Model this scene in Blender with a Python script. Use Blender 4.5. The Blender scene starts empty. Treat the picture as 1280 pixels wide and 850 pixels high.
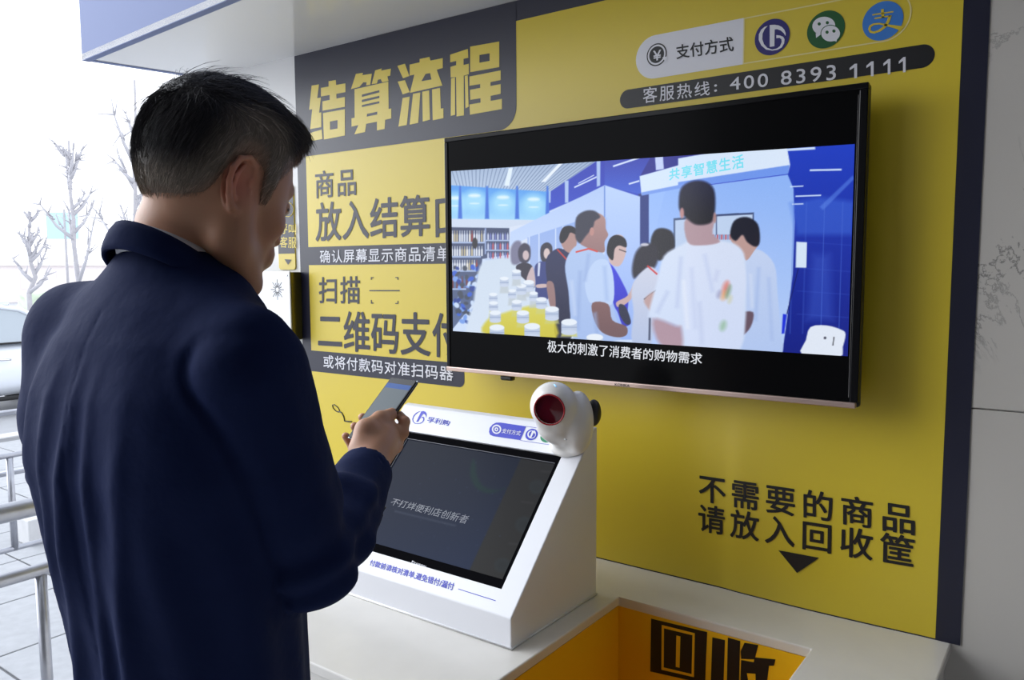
import bpy, bmesh, math, random
import numpy as np
from mathutils import Vector, Matrix

random.seed(7)
rng = np.random.default_rng(7)
sc = bpy.context.scene
COL = sc.collection

# ------------------------------------------------------------------ camera
CAM = np.array([1.5757, -1.7925, 1.5742]); YAW, PITCH, ROLL, FPX = .63162, .08958, -.00507, 992.26
def cam_axes():
    f = np.array([-math.sin(YAW)*math.cos(PITCH), math.cos(YAW)*math.cos(PITCH), -math.sin(PITCH)])
    r = np.array([math.cos(YAW), math.sin(YAW), 0.0]); u = np.cross(r, f)
    c, s = math.cos(ROLL), math.sin(ROLL)
    return c*r+s*u, -s*r+c*u, f
CR, CU, CF = cam_axes()
cd = bpy.data.cameras.new('camera'); cam = bpy.data.objects.new('camera', cd); COL.objects.link(cam)
cd.sensor_fit = 'HORIZONTAL'; cd.sensor_width = 36.0; cd.lens = FPX/1280*36.0; cd.clip_start = .02; cd.clip_end = 500
cam.matrix_world = Matrix(((CR[0], CU[0], -CF[0], CAM[0]), (CR[1], CU[1], -CF[1], CAM[1]), (CR[2], CU[2], -CF[2], CAM[2]), (0, 0, 0, 1)))
sc.camera = cam

# ------------------------------------------------------------------ sky and light
world = bpy.data.worlds.new('overcast_sky'); sc.world = world; world.use_nodes = True
wn = world.node_tree; bg = wn.nodes['Background']
tc = wn.nodes.new('ShaderNodeTexCoord'); sx = wn.nodes.new('ShaderNodeSeparateXYZ'); rp = wn.nodes.new('ShaderNodeValToRGB')
wn.links.new(tc.outputs['Generated'], sx.inputs[0]); wn.links.new(sx.outputs['Z'], rp.inputs['Fac']); wn.links.new(rp.outputs['Color'], bg.inputs['Color'])
rp.color_ramp.elements[0].position = 0.0; rp.color_ramp.elements[0].color = (.93, .95, 1.0, 1)
rp.color_ramp.elements[1].position = .6; rp.color_ramp.elements[1].color = (.84, .90, 1.0, 1)
bg.inputs['Strength'].default_value = 2.0
sun = bpy.data.lights.new('veiled_sun', 'SUN'); sun.energy = 3.2; sun.angle = math.radians(55); sun.color = (.93, .96, 1.0)
so = bpy.data.objects.new('veiled_sun', sun); COL.objects.link(so); so.location = (-6, -3, 8)
so.rotation_euler = Vector((5.0, 1.6, -2.2)).to_track_quat('-Z', 'Y').to_euler()
vs = sc.view_settings; vs.view_transform = 'Standard'; vs.look = 'None'; vs.gamma = 1.0; vs.use_curve_mapping = False; vs.exposure = 0.0

# ------------------------------------------------------------------ helpers
def s2l(c):
    c = np.asarray(c, float); return np.where(c <= .04045, c/12.92, ((c+.055)/1.055)**2.4)
def rgb(r, g, b): return tuple(float(x) for x in s2l([r/255, g/255, b/255]))
def W(px, py, val=0.0, axis=1):
    "point of the plane axis=val seen at photo pixel px,py"
    d = CF + CR*(px-640)/FPX + CU*(425-py)/FPX
    return CAM + d*((val-CAM[axis])/d[axis])
def at(px, py, dep): return CAM + dep*(CF + CR*(px-640)/FPX + CU*(425-py)/FPX)
def proj(P):
    d = np.asarray(P)-CAM; z = d@CF
    return np.stack([640+FPX*(d@CR)/z, 425-FPX*(d@CU)/z], -1)

MATS = {}
def mat(name, col=(.8, .8, .8), rough=.5, metal=0.0, spec=.5, coat=0.0, emit=None, es=1.0, noise=None, bump=None, sheen=0.0, sss=0.0, coat_rough=.1, trans=0.0):
    m = bpy.data.materials.new(name); m.use_nodes = True; nt = m.node_tree; b = nt.nodes['Principled BSDF']
    b.inputs['Base Color'].default_value = (*col, 1); b.inputs['Roughness'].default_value = rough; b.inputs['Metallic'].default_value = metal
    b.inputs['Specular IOR Level'].default_value = spec; b.inputs['Coat Weight'].default_value = coat; b.inputs['Coat Roughness'].default_value = coat_rough
    b.inputs['Sheen Weight'].default_value = sheen; b.inputs['Transmission Weight'].default_value = trans
    if sss: b.inputs['Subsurface Weight'].default_value = sss; b.inputs['Subsurface Radius'].default_value = (.012, .005, .003); b.inputs['Subsurface Scale'].default_value = .35
    if emit: b.inputs['Emission Color'].default_value = (*emit, 1); b.inputs['Emission Strength'].default_value = es
    t = nt.nodes.new('ShaderNodeTexCoord')
    if noise:   # (scale, amount): colour grain
        n = nt.nodes.new('ShaderNodeTexNoise'); n.inputs['Scale'].default_value = noise[0]; n.inputs['Detail'].default_value = 6
        nt.links.new(t.outputs['Object'], n.inputs['Vector'])
        r = nt.nodes.new('ShaderNodeValToRGB'); a = noise[1]
        r.color_ramp.elements[0].position = .3; r.color_ramp.elements[1].position = .7
        r.color_ramp.elements[0].color = (*[max(0, c*(1-a)) for c in col], 1); r.color_ramp.elements[1].color = (*[min(1, c*(1+a)) for c in col], 1)
        nt.links.new(n.outputs['Fac'], r.inputs['Fac']); nt.links.new(r.outputs['Color'], b.inputs['Base Color'])
    if bump:    # (scale, strength, distance)
        n = nt.nodes.new('ShaderNodeTexNoise'); n.inputs['Scale'].default_value = bump[0]; n.inputs['Detail'].default_value = 5
        nt.links.new(t.outputs['Object'], n.inputs['Vector'])
        u = nt.nodes.new('ShaderNodeBump'); u.inputs['Strength'].default_value = bump[1]; u.inputs['Distance'].default_value = bump[2]
        nt.links.new(n.outputs['Fac'], u.inputs['Height']); nt.links.new(u.outputs['Normal'], b.inputs['Normal'])
    MATS[name] = m; return m
def vcol_mat(name, emission=0.0, rough=.5, spec=.5, sss=0.0, bump=None, sheen=0.0):
    m = bpy.data.materials.new(name); m.use_nodes = True; nt = m.node_tree; b = nt.nodes['Principled BSDF']
    a = nt.nodes.new('ShaderNodeAttribute'); a.attribute_name = 'Col'
    b.inputs['Roughness'].default_value = rough; b.inputs['Specular IOR Level'].default_value = spec; b.inputs['Sheen Weight'].default_value = sheen
    if emission:
        b.inputs['Base Color'].default_value = (.01, .01, .01, 1); nt.links.new(a.outputs['Color'], b.inputs['Emission Color']); b.inputs['Emission Strength'].default_value = emission
    else: nt.links.new(a.outputs['Color'], b.inputs['Base Color'])
    if sss: b.inputs['Subsurface Weight'].default_value = sss; b.inputs['Subsurface Radius'].default_value = (.012, .005, .003); b.inputs['Subsurface Scale'].default_value = .3
    if bump:
        t = nt.nodes.new('ShaderNodeTexCoord'); n = nt.nodes.new('ShaderNodeTexNoise'); n.inputs['Scale'].default_value = bump[0]; n.inputs['Detail'].default_value = 5
        nt.links.new(t.outputs['Object'], n.inputs['Vector'])
        u = nt.nodes.new('ShaderNodeBump'); u.inputs['Strength'].default_value = bump[1]; u.inputs['Distance'].default_value = bump[2]
        nt.links.new(n.outputs['Fac'], u.inputs['Height']); nt.links.new(u.outputs['Normal'], b.inputs['Normal'])
    MATS[name] = m; return m

def link(name, me, material, parent=None, smooth=False):
    o = bpy.data.objects.new(name, me); COL.objects.link(o)
    if material is not None and not me.materials: me.materials.append(MATS[material] if isinstance(material, str) else material)
    if parent is not None: o.parent = parent; o.matrix_parent_inverse = Matrix.Identity(4); pm = origin_of(parent); me.transform(Matrix.Translation(-pm)); ORI[o.name] = pm
    if smooth: me.shade_smooth()
    return o
ORI = {}
def origin_of(o): return ORI.get(o.name, Vector((0, 0, 0)))
def mesh(name, vs_, fs, material, parent=None, smooth=False):
    me = bpy.data.meshes.new(name); me.from_pydata([tuple(map(float, v)) for v in vs_], [], [tuple(map(int, f)) for f in fs]); me.validate(); me.update()
    return link(name, me, material, parent, smooth)
def npmesh(name, v, f, material, parent=None, smooth=False, col=None):
    "fast mesh from numpy arrays, faces all of one size"
    me = bpy.data.meshes.new(name); v = np.asarray(v, np.float32); f = np.asarray(f, np.int32); k = f.shape[1]
    me.vertices.add(len(v)); me.vertices.foreach_set('co', v.ravel()); me.loops.add(f.size); me.loops.foreach_set('vertex_index', f.ravel())
    me.polygons.add(len(f)); me.polygons.foreach_set('loop_start', np.arange(0, f.size, k, dtype=np.int32)); me.polygons.foreach_set('loop_total', np.full(len(f), k, np.int32))
    me.update(calc_edges=True); me.validate()
    if col is not None:
        a = me.attributes.new('Col', 'FLOAT_COLOR', 'POINT'); c = np.ones((len(v), 4), np.float32); c[:, :3] = col; a.data.foreach_set('color', c.ravel())
    return link(name, me, material, parent, smooth)
def thing(name, label, cat, loc=(0, 0, 0), group=None):
    o = bpy.data.objects.new(name, None); COL.objects.link(o); o.location = loc; o.empty_display_size = .05
    o['label'] = label; o['category'] = cat; ORI[o.name] = Vector(loc)
    if group: o['group'] = group
    return o
def tag(o, label=None, cat=None, group=None, kind=None):
    if label: o['label'] = label
    if cat: o['category'] = cat
    if group: o['group'] = group
    if kind: o['kind'] = kind
    return o
def bevel_box(bm, x0, x1, y0, y1, z0, z1, bev=0.0, seg=2, M=None):
    r = bmesh.ops.create_cube(bm, size=1.0)['verts']
    for v in r: v.co = Vector(((x0+x1)/2+v.co.x*(x1-x0), (y0+y1)/2+v.co.y*(y1-y0), (z0+z1)/2+v.co.z*(z1-z0)))
    if bev:
        es = {e for v in r for e in v.link_edges}
        q = bmesh.ops.bevel(bm, geom=list(es), offset=bev, segments=seg, affect='EDGES', profile=.5)
        r = list({v for f in q['faces'] for v in f.verts} | {v for v in r if v.is_valid})
    if M is not None:
        for v in r: v.co = M @ v.co
    return r
def box(name, x0, x1, y0, y1, z0, z1, material, parent=None, bev=0.0, seg=2, M=None):
    bm = bmesh.new(); bevel_box(bm, x0, x1, y0, y1, z0, z1, bev, seg, M)
    bmesh.ops.recalc_face_normals(bm, faces=bm.faces)
    me = bpy.data.meshes.new(name); bm.to_mesh(me); bm.free()
    return link(name, me, material, parent)
def prism(name, prof, axis_pts, material, parent=None, bev=0.0):
    "prof: 3D points of one cap; axis_pts: vector to the other cap"
    n = len(prof); a = [Vector(p) for p in prof]; b = [p+Vector(axis_pts) for p in a]
    bm = bmesh.new(); va = [bm.verts.new(p) for p in a]; vb = [bm.verts.new(p) for p in b]
    bm.faces.new(va); bm.faces.new(vb[::-1])
    for i in range(n): bm.faces.new((va[i], vb[i], vb[(i+1) % n], va[(i+1) % n]))
    if bev: bmesh.ops.bevel(bm, geom=bm.edges[:], offset=bev, segments=2, affect='EDGES', profile=.5)
    bmesh.ops.recalc_face_normals(bm, faces=bm.faces)
    me = bpy.data.meshes.new(name); bm.to_mesh(me); bm.free()
    return link(name, me, material, parent)
def tube_geo(pts, rad, seg=12, closed=False, cap=True):
    pts = [np.asarray(p, float) for p in pts]; n = len(pts)
    rad = [rad]*n if np.isscalar(rad) else rad
    V, F = [], []; prev = None
    for i in range(n):
        a = pts[(i-1) % n] if (closed or i > 0) else pts[i]; b = pts[(i+1) % n] if (closed or i < n-1) else pts[i]
        t = b-a; t /= np.linalg.norm(t)
        if prev is None:
            h = np.array([0, 0, 1.0]) if abs(t[2]) < .9 else np.array([1.0, 0, 0]); u = np.cross(t, h)
        else: u = prev-t*(prev@t)
        u /= np.linalg.norm(u); prev = u; w = np.cross(t, u)
        for k in range(seg):
            th = 2*math.pi*k/seg; V.append(pts[i]+rad[i]*(math.cos(th)*u+math.sin(th)*w))
    m = n if closed else n-1
    for i in range(m):
        for k in range(seg):
            j = (i+1) % n; F.append((i*seg+k, i*seg+(k+1) % seg, j*seg+(k+1) % seg, j*seg+k))
    if cap and not closed: F.append(tuple(range(seg))[::-1]); F.append(tuple((n-1)*seg+k for k in range(seg)))
    return V, F
def tube(name, pts, rad, material, parent=None, seg=14, closed=False):
    V, F = tube_geo(pts, rad, seg, closed); o = mesh(name, V, F, material, parent, smooth=True); return o
def join_geo(parts):
    V, F = [], []
    for v, f in parts:
        k = len(V); V += list(v); F += [tuple(i+k for i in q) for q in f]
    return V, F

# 2D fills (letters and flat shapes), mapped on to any surface by a function
def fill2d(contours):
    cu = bpy.data.curves.new('fill', 'CURVE'); cu.dimensions = '2D'; cu.fill_mode = 'BOTH'
    for c in contours:
        s = cu.splines.new('POLY'); s.points.add(len(c)-1)
        for p, q in zip(s.points, c): p.co = (q[0]/100, -q[1]/100, 0, 1)
        s.use_cyclic_u = True
    o = bpy.data.objects.new('fill', cu); COL.objects.link(o); dg = bpy.context.evaluated_depsgraph_get()
    me = bpy.data.meshes.new_from_object(o.evaluated_get(dg)); bpy.data.objects.remove(o); bpy.data.curves.remove(cu)
    V = [(v.co.x*100, -v.co.y*100) for v in me.vertices]; F = [tuple(p.vertices) for p in me.polygons]; bpy.data.meshes.remove(me)
    return V, F
def text2d(s, weight=0.0, spacing=1.0, shear=0.0):
    cu = bpy.data.curves.new('txt', 'FONT'); cu.body = s; cu.offset = weight; cu.space_character = spacing; cu.shear = shear; cu.resolution_u = 4
    o = bpy.data.objects.new('txt', cu); COL.objects.link(o); dg = bpy.context.evaluated_depsgraph_get()
    me = bpy.data.meshes.new_from_object(o.evaluated_get(dg)); bpy.data.objects.remove(o); bpy.data.curves.remove(cu)
    V = np.array([(v.co.x, v.co.y) for v in me.vertices]); F = [tuple(p.vertices) for p in me.polygons]; bpy.data.meshes.remove(me)
    lo, hi = V.min(0), V.max(0); V = (V-lo)/(hi-lo); return V, F
def quadmap(q, fn):
    "q: TL,TR,BR,BL photo pixels; fn: pixel -> world; returns (u right, v up) -> world"
    TL, TR, BR, BL = [np.asarray(fn(*p)) for p in q]
    return lambda u, v: (BL*(1-u)+BR*u)*(1-v)+(TL*(1-u)+TR*u)*v
def text(name, s, q, material, parent, fn, weight=0.0, spacing=1.0, shear=0.0, warp=None):
    V, F = text2d(s, 0.0, spacing, shear); m = quadmap(q, fn); H_ = np.linalg.norm(np.asarray(fn(*q[0]))-np.asarray(fn(*q[3])))
    g = []; e1, e2 = np.asarray(m(1, 0))-np.asarray(m(0, 0)), np.asarray(m(0, 1))-np.asarray(m(0, 0)); nn = np.cross(e1, e2); nn /= np.linalg.norm(nn); e1 = e1/np.linalg.norm(e1); e2 = e2/np.linalg.norm(e2)
    for k, (dx, dy) in enumerate([(0, 0)] if weight < .004 else [(0, 0), (1, 0), (-1, 0), (0, 1), (0, -1), (.7, .7), (-.7, .7), (.7, -.7), (-.7, -.7)]):   # strokes thickened by closely layered copies
        g.append(([np.asarray(m(u, v))+(e1*dx+e2*dy)*weight*H_*1.25+nn*k*.00003 for u, v in V], F))
    V, F = join_geo(g)
    if warp: V = [warp(p) for p in V]
    return mesh(name, V, F, material, parent)
def shape(name, contours, material, parent, fn):
    V, F = fill2d(contours); return mesh(name, [fn(*p) for p in V], F, material, parent)
def circle(cx, cy, rx, ry=None, n=48, a0=0, a1=360):
    ry = ry or rx; return [(cx+rx*math.cos(math.radians(a0+(a1-a0)*i/n)), cy+ry*math.sin(math.radians(a0+(a1-a0)*i/n))) for i in range(n)]
def crop(ox, oy, s): return lambda pts: [(ox+x/s, oy+y/s) for x, y in pts]

# ------------------------------------------------------------------ materials
mat('navy_print', rgb(21, 23, 46), .38, coat=.18, coat_rough=.34); mat('yellow_print', rgb(214, 190, 40), .42, coat=.6, coat_rough=.34)
mat('black_print', rgb(24, 24, 27), .4); mat('white_print', rgb(225, 225, 232), .4); mat('cream_print', rgb(228, 215, 150), .4)
mat('blue_print', rgb(58, 124, 205), .4); mat('green_print', rgb(22, 88, 44), .4); mat('indigo_print', rgb(38, 32, 110), .4)
mat('cobalt_print', rgb(35, 48, 190), .4); mat('leaf_print', rgb(20, 130, 85), .4)
mat('white_paint', rgb(232, 232, 232), .45, bump=(30, .05, .002)); mat('fascia_panel', rgb(118, 130, 168), .6, spec=.15)
mat('soffit_panel', rgb(222, 222, 222), .18, coat=.2)
mat('kiosk_white', rgb(228, 229, 234), .35, coat=.15); mat('counter_white', rgb(218, 215, 209), .22, noise=(9, .03)); mat('bin_yellow', rgb(238, 190, 30), .4)
mat('tv_black', (.005, .005, .006), .2, spec=.2, coat=.04, coat_rough=.04); mat('tv_panel', (.004, .004, .0045), .18, spec=.05); mat('champagne_metal', rgb(205, 180, 170), .3, metal=.7)
mat('black_plastic', (.012, .012, .013), .35); mat('bezel_black', (.005, .005, .006), .5, spec=0.0); mat('edge_metal', rgb(90, 90, 95), .35, metal=.8); mat('chrome', (.75, .75, .77), .12, metal=1)
mat('scanner_white', rgb(228, 226, 222), .3, coat=.25); mat('scanner_lens', rgb(80, 12, 22), .08, coat=1.0, coat_rough=.02); mat('lens_rim', rgb(160, 25, 35), .25)
mat('steel_rail', rgb(160, 162, 170), .3, metal=.65, noise=(25, .08)); mat('steel_plate', rgb(222, 224, 228), .38, metal=.25); mat('brass_dark', rgb(120, 112, 60), .2, metal=.8)
mat('paving', rgb(160, 162, 166), .7, noise=(18, .07), bump=(60, .2, .002)); mat('joint_grey', rgb(112, 113, 116), .9); mat('concrete', rgb(205, 205, 206), .85, noise=(14, .06))
mat('car_paint', rgb(225, 230, 238), .25, coat=1.0, coat_rough=.03); mat('car_glass', rgb(165, 174, 182), .08, spec=.8); mat('rubber', rgb(30, 30, 32), .7); mat('bark', rgb(178, 176, 180), .9, noise=(8, .08))  # bark pale to carry street haze, car glass pale to carry glare
mat('twig', rgb(186, 185, 190), .9); mat('leaf_pale', rgb(205, 214, 190), .8); mat('banner_blue', rgb(190, 225, 240), .7); mat('far_wall', rgb(240, 232, 230), .9); mat('hedge_green', rgb(200, 214, 190), .9)  # twig tone paled to put the same haze into its colour
mat('building_grey', rgb(105, 103, 100), .8); mat('dark_glass', (.02, .025, .03), .06, spec=.7)
mat('silicone', rgb(238, 238, 238), .4)

def marble():
    m = mat('marble', rgb(196, 194, 190), .25, coat=.15); nt = m.node_tree; b = nt.nodes['Principled BSDF']
    t = nt.nodes.new('ShaderNodeTexCoord'); mp = nt.nodes.new('ShaderNodeMapping'); mp.inputs['Scale'].default_value = (1, 1, 1)
    w = nt.nodes.new('ShaderNodeTexNoise'); w.inputs['Scale'].default_value = 3.2; w.inputs['Detail'].default_value = 9; w.inputs['Roughness'].default_value = .68; w.inputs['Distortion'].default_value = .9
    a = nt.nodes.new('ShaderNodeMath'); a.operation = 'SUBTRACT'; a.inputs[1].default_value = .5; ab = nt.nodes.new('ShaderNodeMath'); ab.operation = 'ABSOLUTE'
    r = nt.nodes.new('ShaderNodeValToRGB'); r.color_ramp.elements[0].position = 0; r.color_ramp.elements[0].color = (1, 1, 1, 1); r.color_ramp.elements[1].position = .014; r.color_ramp.elements[1].color = (0, 0, 0, 1)
    k = nt.nodes.new('ShaderNodeTexNoise'); k.inputs['Scale'].default_value = 1.7; k.inputs['Detail'].default_value = 3
    kr = nt.nodes.new('ShaderNodeValToRGB'); kr.color_ramp.elements[0].position = .5; kr.color_ramp.elements[1].position = .62
    mu = nt.nodes.new('ShaderNodeMath'); mu.operation = 'MULTIPLY'; mx = nt.nodes.new('ShaderNodeMix'); mx.data_type = 'RGBA'
    L = nt.links.new
    L(t.outputs['Object'], mp.inputs[0]); L(mp.outputs[0], w.inputs['Vector']); L(mp.outputs[0], k.inputs['Vector']); L(w.outputs['Fac'], a.inputs[0]); L(a.outputs[0], ab.inputs[0]); L(ab.outputs[0], r.inputs[0])
    L(k.outputs['Fac'], kr.inputs[0]); L(r.outputs[0], mu.inputs[0]); L(kr.outputs[0], mu.inputs[1]); L(mu.outputs[0], mx.inputs['Factor'])
    mx.inputs['A'].default_value = (*rgb(194, 190, 184), 1); mx.inputs['B'].default_value = (*rgb(120, 118, 116), 1); L(mx.outputs['Result'], b.inputs['Base Color'])
marble()

# ------------------------------------------------------------------ the setting
TOPZ = 2.294; JZ = float(W(1245, 513)[2]); JX = .905
FL = box('floor', -1.05, 4.0, -6.0, .3, -.35, 0.0, 'concrete'); tag(FL, kind='structure')
PV = box('floor_outside', -7.5, -1.05, -6.0, 9.0, -.5, -.158, 'joint_grey'); PV.name = 'floor.001'; tag(PV, kind='structure')
tile_me = None
k = 0
for i in range(10):
    for j in range(16):
        x = -1.38-.62*i; y = -2.6+.62*j
        if tile_me is None:
            o = box('paving_tile', -.304, .304, -.304, .304, -.158, -.15, 'paving', PV, bev=.002, seg=1); tile_me = o.data
        else: o = bpy.data.objects.new('paving_tile', tile_me); COL.objects.link(o); o.parent = PV
        o.location = (x, y, 0)
kerb_me = None
for j in range(14):
    if kerb_me is None:
        o = box('kerb_stone', -.1, .1, -.495, .495, -.5, -.14, 'concrete', PV, bev=.01); kerb_me = o.data
    else: o = bpy.data.objects.new('kerb_stone', kerb_me); COL.objects.link(o); o.parent = PV
    o.location = (-7.58, -4.5+j, 0)
RD = box('floor_road', -60, -7.68, -40, 60, -.6, -.3, 'joint_grey'); RD.name = 'floor.002'; tag(RD, kind='structure')
MATS['road'] = mat('road', rgb(176, 177, 180), .9, noise=(5, .05)); RD.data.materials.clear(); RD.data.materials.append(MATS['road'])

WB = box('wall_back', -1.15, 3.3, .012, .30, -.05, 3.4, 'white_paint'); tag(WB, kind='structure')
for (x0, x1, z0, z1, m) in [(-1.15, -.295, 0, 3.3, 'white_paint'), (-.295, JX, 0, JZ, 'marble'), (-.295, JX, JZ, 3.3, 'marble'), (JX, 2.105, 0, JZ, 'marble'), (JX, 2.105, JZ, 3.3, 'marble'), (2.105, 3.3, 0, JZ, 'marble'), (2.105, 3.3, JZ, 3.3, 'marble')]:
    g = .0012; box('marble_slab' if m == 'marble' else 'wall_panel', x0+g, x1-g, .001, .02, z0+g, z1-g, m, WB, bev=.0015, seg=1)
WR = box('wall_right', 3.3, 3.5, -6.0, .3, -.05, 3.4, 'building_grey'); tag(WR, kind='structure')  # unseen side wall, added to hold back sky light from the right
# the boxed-in soffit over the wall and its fascia (the fascia drifts a little towards the street)
SY0, SY1 = -.402, -.67; SX = -1.262
S = prism('ceiling', [(SX, SY0, TOPZ), (3.3, SY1-.06, TOPZ), (3.3, .3, TOPZ), (SX+.165, .3, TOPZ)], (0, 0, .02), 'soffit_panel'); tag(S, kind='structure')
Fa = prism('trim_1', [(SX, SY0, TOPZ-.002), (3.3, SY1-.06, TOPZ-.002), (3.3, SY1-.035, TOPZ-.002), (SX+.003, SY0+.025, TOPZ-.002)], (0, 0, 1.3), 'fascia_panel'); tag(Fa, kind='structure')
Fb = prism('trim_2', [(SX+.01, SY0+.026, TOPZ-.002), (SX+.035, SY0+.026, TOPZ-.002), (SX+.19, .3, TOPZ-.002), (SX+.165, .3, TOPZ-.002)], (0, 0, 1.3), 'fascia_panel'); tag(Fb, kind='structure')

# added out of view to block sky light: facing wall and roof overhead
WF = box('wall_front', -1.0, 3.3, -4.6, -4.4, 0, 3.4, 'building_grey'); tag(WF, kind='structure')
CN = box('ceiling_canopy', -.2, 3.5, -4.6, -.9, 2.95, 3.05, 'building_grey'); CN.name = 'ceiling.001'; tag(CN, kind='structure')
# ------------------------------------------------------------------ wall poster
XL, X2, XI, X1, ZB, ZS = -.639, 1.392, -.593, 1.347, .808, 2.239
def relief(x, z):
    "the sheet follows the slab joint behind it and lifts at its loose lower edge"
    low = min(1.0, max(0.0, (1.26-z)/.12)); low = low*low*(3-2*low)
    s = 1/(1+math.exp(-max(-30, min(30, (x-JX)/.009)))); d = .0035*s*(1-.75*min(1, max(0, (x-JX)/.25)))
    e = max(0.0, 1-(z-ZB)/.09); c = .006*e*e*max(0.0, math.sin(math.pi*min(1, max(0, (x-JX)/.42))))
    return low*(d+c)
def PF(off):
    def f(px, py): return W(px, py, -off)
    return f
def on_sheet(P): return np.array([P[0], P[1]-relief(P[0], P[2]), P[2]])
def sheet(name, x0, x1, z0, z1, off, material, parent, nx, nz):
    V = [(x0+(x1-x0)*i/nx, -off-relief(x0+(x1-x0)*i/nx, z0+(z1-z0)*j/nz), z0+(z1-z0)*j/nz) for j in range(nz+1) for i in range(nx+1)]
    F = [(j*(nx+1)+i, j*(nx+1)+i+1, (j+1)*(nx+1)+i+1, (j+1)*(nx+1)+i) for j in range(nz) for i in range(nx)]
    return mesh(name, V, F, material, parent, smooth=True)
PO = thing('wall_poster', 'large yellow and navy instruction poster covering the wall behind the television', 'poster', (.37, 0, ZB))
bk = sheet('border_sheet', XL, X2, ZB-.003, TOPZ-.002, .0012, 'navy_print', PO, 260, 150)
ys = sheet('yellow_sheet', XI, X1, ZB, ZS, .0018, 'yellow_print', PO, 300, 150)
L1, L2, L3 = PF(.0024), PF(.0030), PF(.0036)
# title block: navy, rounded lower right corner
zt1 = float(W(470, 184)[2]); xt = float(W(646, 90)[0])
def wpoly(name, pts, material, parent, off):
    V, F = fill2d([[(x*100, -z*100) for x, z in pts]]); return mesh(name, [(x/100, -off-relief(x/100, -z/100), -z/100) for x, z in V], F, material, parent)
def arc(cx, cz, r, a0, a1, n=12): return [(cx+r*math.cos(math.radians(a0+(a1-a0)*i/n)), cz+r*math.sin(math.radians(a0+(a1-a0)*i/n))) for i in range(n+1)]
r_ = .06
wpoly('title_block', [(XL+.002, TOPZ-.004), (XL+.002, zt1)] + arc(xt-r_, zt1+r_, r_, -90, 0) + [(xt, TOPZ-.004)], 'navy_print', PO, .0024)
z2, z3, z4, z5 = 1.651, 1.590, 1.297, 1.225
xs = float(W(581, 470)[0])
wpoly('navy_strip', [(XI-.01, z3), (.42, z3), (.42, z2), (XI-.01, z2)], 'navy_print', PO, .0024)
wpoly('navy_strip', [(XI-.01, z5)] + arc(xs-.02, z5+.02, .02, -90, 0, 8) + [(xs, z4), (XI-.01, z4)], 'navy_print', PO, .0024)
# heavy angular title lettering
c1 = crop(360, 60, 4.571)
T = {
 'a': [[(135, 215), (177, 208), (167, 287), (188, 283), (178, 370), (190, 368), (190, 452), (127, 463), (138, 350), (121, 352)]],
 'b': [[(128, 485), (193, 466), (197, 520), (128, 532)]],
 'c': [[(188, 228), (232, 220), (232, 190), (273, 183), (275, 211), (328, 202), (328, 252), (276, 262), (277, 289), (325, 280), (325, 336), (197, 358), (197, 305), (238, 297), (238, 268), (188, 277)]],
 'd': [[(200, 372), (325, 350), (325, 500), (205, 523)], [(240, 420), (283, 412), (283, 460), (240, 467)]],
 'e': [[(360, 235), (388, 148), (428, 142), (425, 155), (479, 147), (470, 210), (447, 213), (449, 196), (430, 196), (408, 222)]],
 'f': [[(478, 207), (498, 128), (536, 117), (532, 129), (588, 118), (584, 158), (568, 162), (574, 188), (538, 196), (530, 178), (514, 181), (508, 202)]],
 'g': [[(380, 236), (573, 192), (575, 348), (590, 345), (590, 402), (555, 410), (552, 462), (508, 471), (508, 421), (447, 433), (440, 480), (379, 493), (402, 441), (363, 449), (363, 402), (381, 398)], [(422, 266), (522, 241), (522, 254), (422, 280)], [(422, 296), (522, 273), (522, 286), (422, 310)], [(422, 326), (522, 304), (522, 316), (422, 338)], [(452, 376), (510, 364), (510, 380), (450, 392)]],
 'h': [[(625, 102), (668, 90), (693, 160), (657, 173)]], 'i': [[(627, 192), (668, 184), (695, 252), (655, 265)]], 'j': [[(655, 286), (695, 278), (679, 440), (631, 449)]],
 'k': [[(695, 95), (752, 82), (752, 63), (808, 51), (814, 72), (884, 58), (884, 114), (850, 124), (882, 214), (697, 256), (722, 152), (695, 158)], [(786, 148), (812, 143), (820, 180), (762, 190)]],
 'l': [[(714, 262), (756, 254), (744, 428), (695, 438)]], 'm': [[(767, 250), (806, 242), (811, 410), (770, 420)]], 'n': [[(823, 237), (869, 228), (873, 346), (888, 344), (888, 401), (827, 413)]],
 'o': [[(927, 38), (1028, 5), (1030, 56), (1003, 62), (1003, 97), (1033, 90), (1033, 150), (1004, 158), (1005, 385), (963, 391), (960, 166), (930, 168), (928, 108), (961, 98), (961, 74), (927, 82)]],
 'p': [[(932, 173), (954, 168), (955, 382), (930, 388)]], 'q': [[(1010, 160), (1027, 156), (1032, 335), (1014, 345)]],
 'r': [[(1041, -8), (1207, -37), (1207, 109), (1041, 138)], [(1094, 40), (1152, 30), (1152, 74), (1094, 84)]],
 's': [[(1037, 163), (1215, 128), (1215, 183), (1157, 195), (1157, 217), (1215, 206), (1215, 262), (1158, 273), (1158, 302), (1222, 291), (1222, 349), (1040, 381), (1037, 323), (1100, 312), (1100, 287), (1042, 296), (1040, 239), (1098, 228), (1098, 206), (1037, 216)]],
}
for ch in ('abcd', 'efg', 'hijklmn', 'opqrs'):
    V, F = join_geo([fill2d([c1(c) for c in T[k]]) for k in ch]); mesh('title_character', [L2(*p) for p in V], F, 'yellow_print', PO)
def lettering(s, q, m='navy_print', w=.012, sp=1.0, f=None, name='lettering', parent=None): return text(name, s, q, m, parent or PO, f or L2, w, sp, 0.0, on_sheet)
lettering('商品', [(394, 214.5), (444.5, 210), (445, 243.5), (394.5, 248)], w=.012, sp=1.15)
lettering('放入结算', [(395, 254), (536, 243), (536.5, 294), (395, 301.5)], w=.014)
lettering('口', [(544.5, 250), (577, 246), (577, 292.5), (545, 296)], w=.014)
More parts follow.
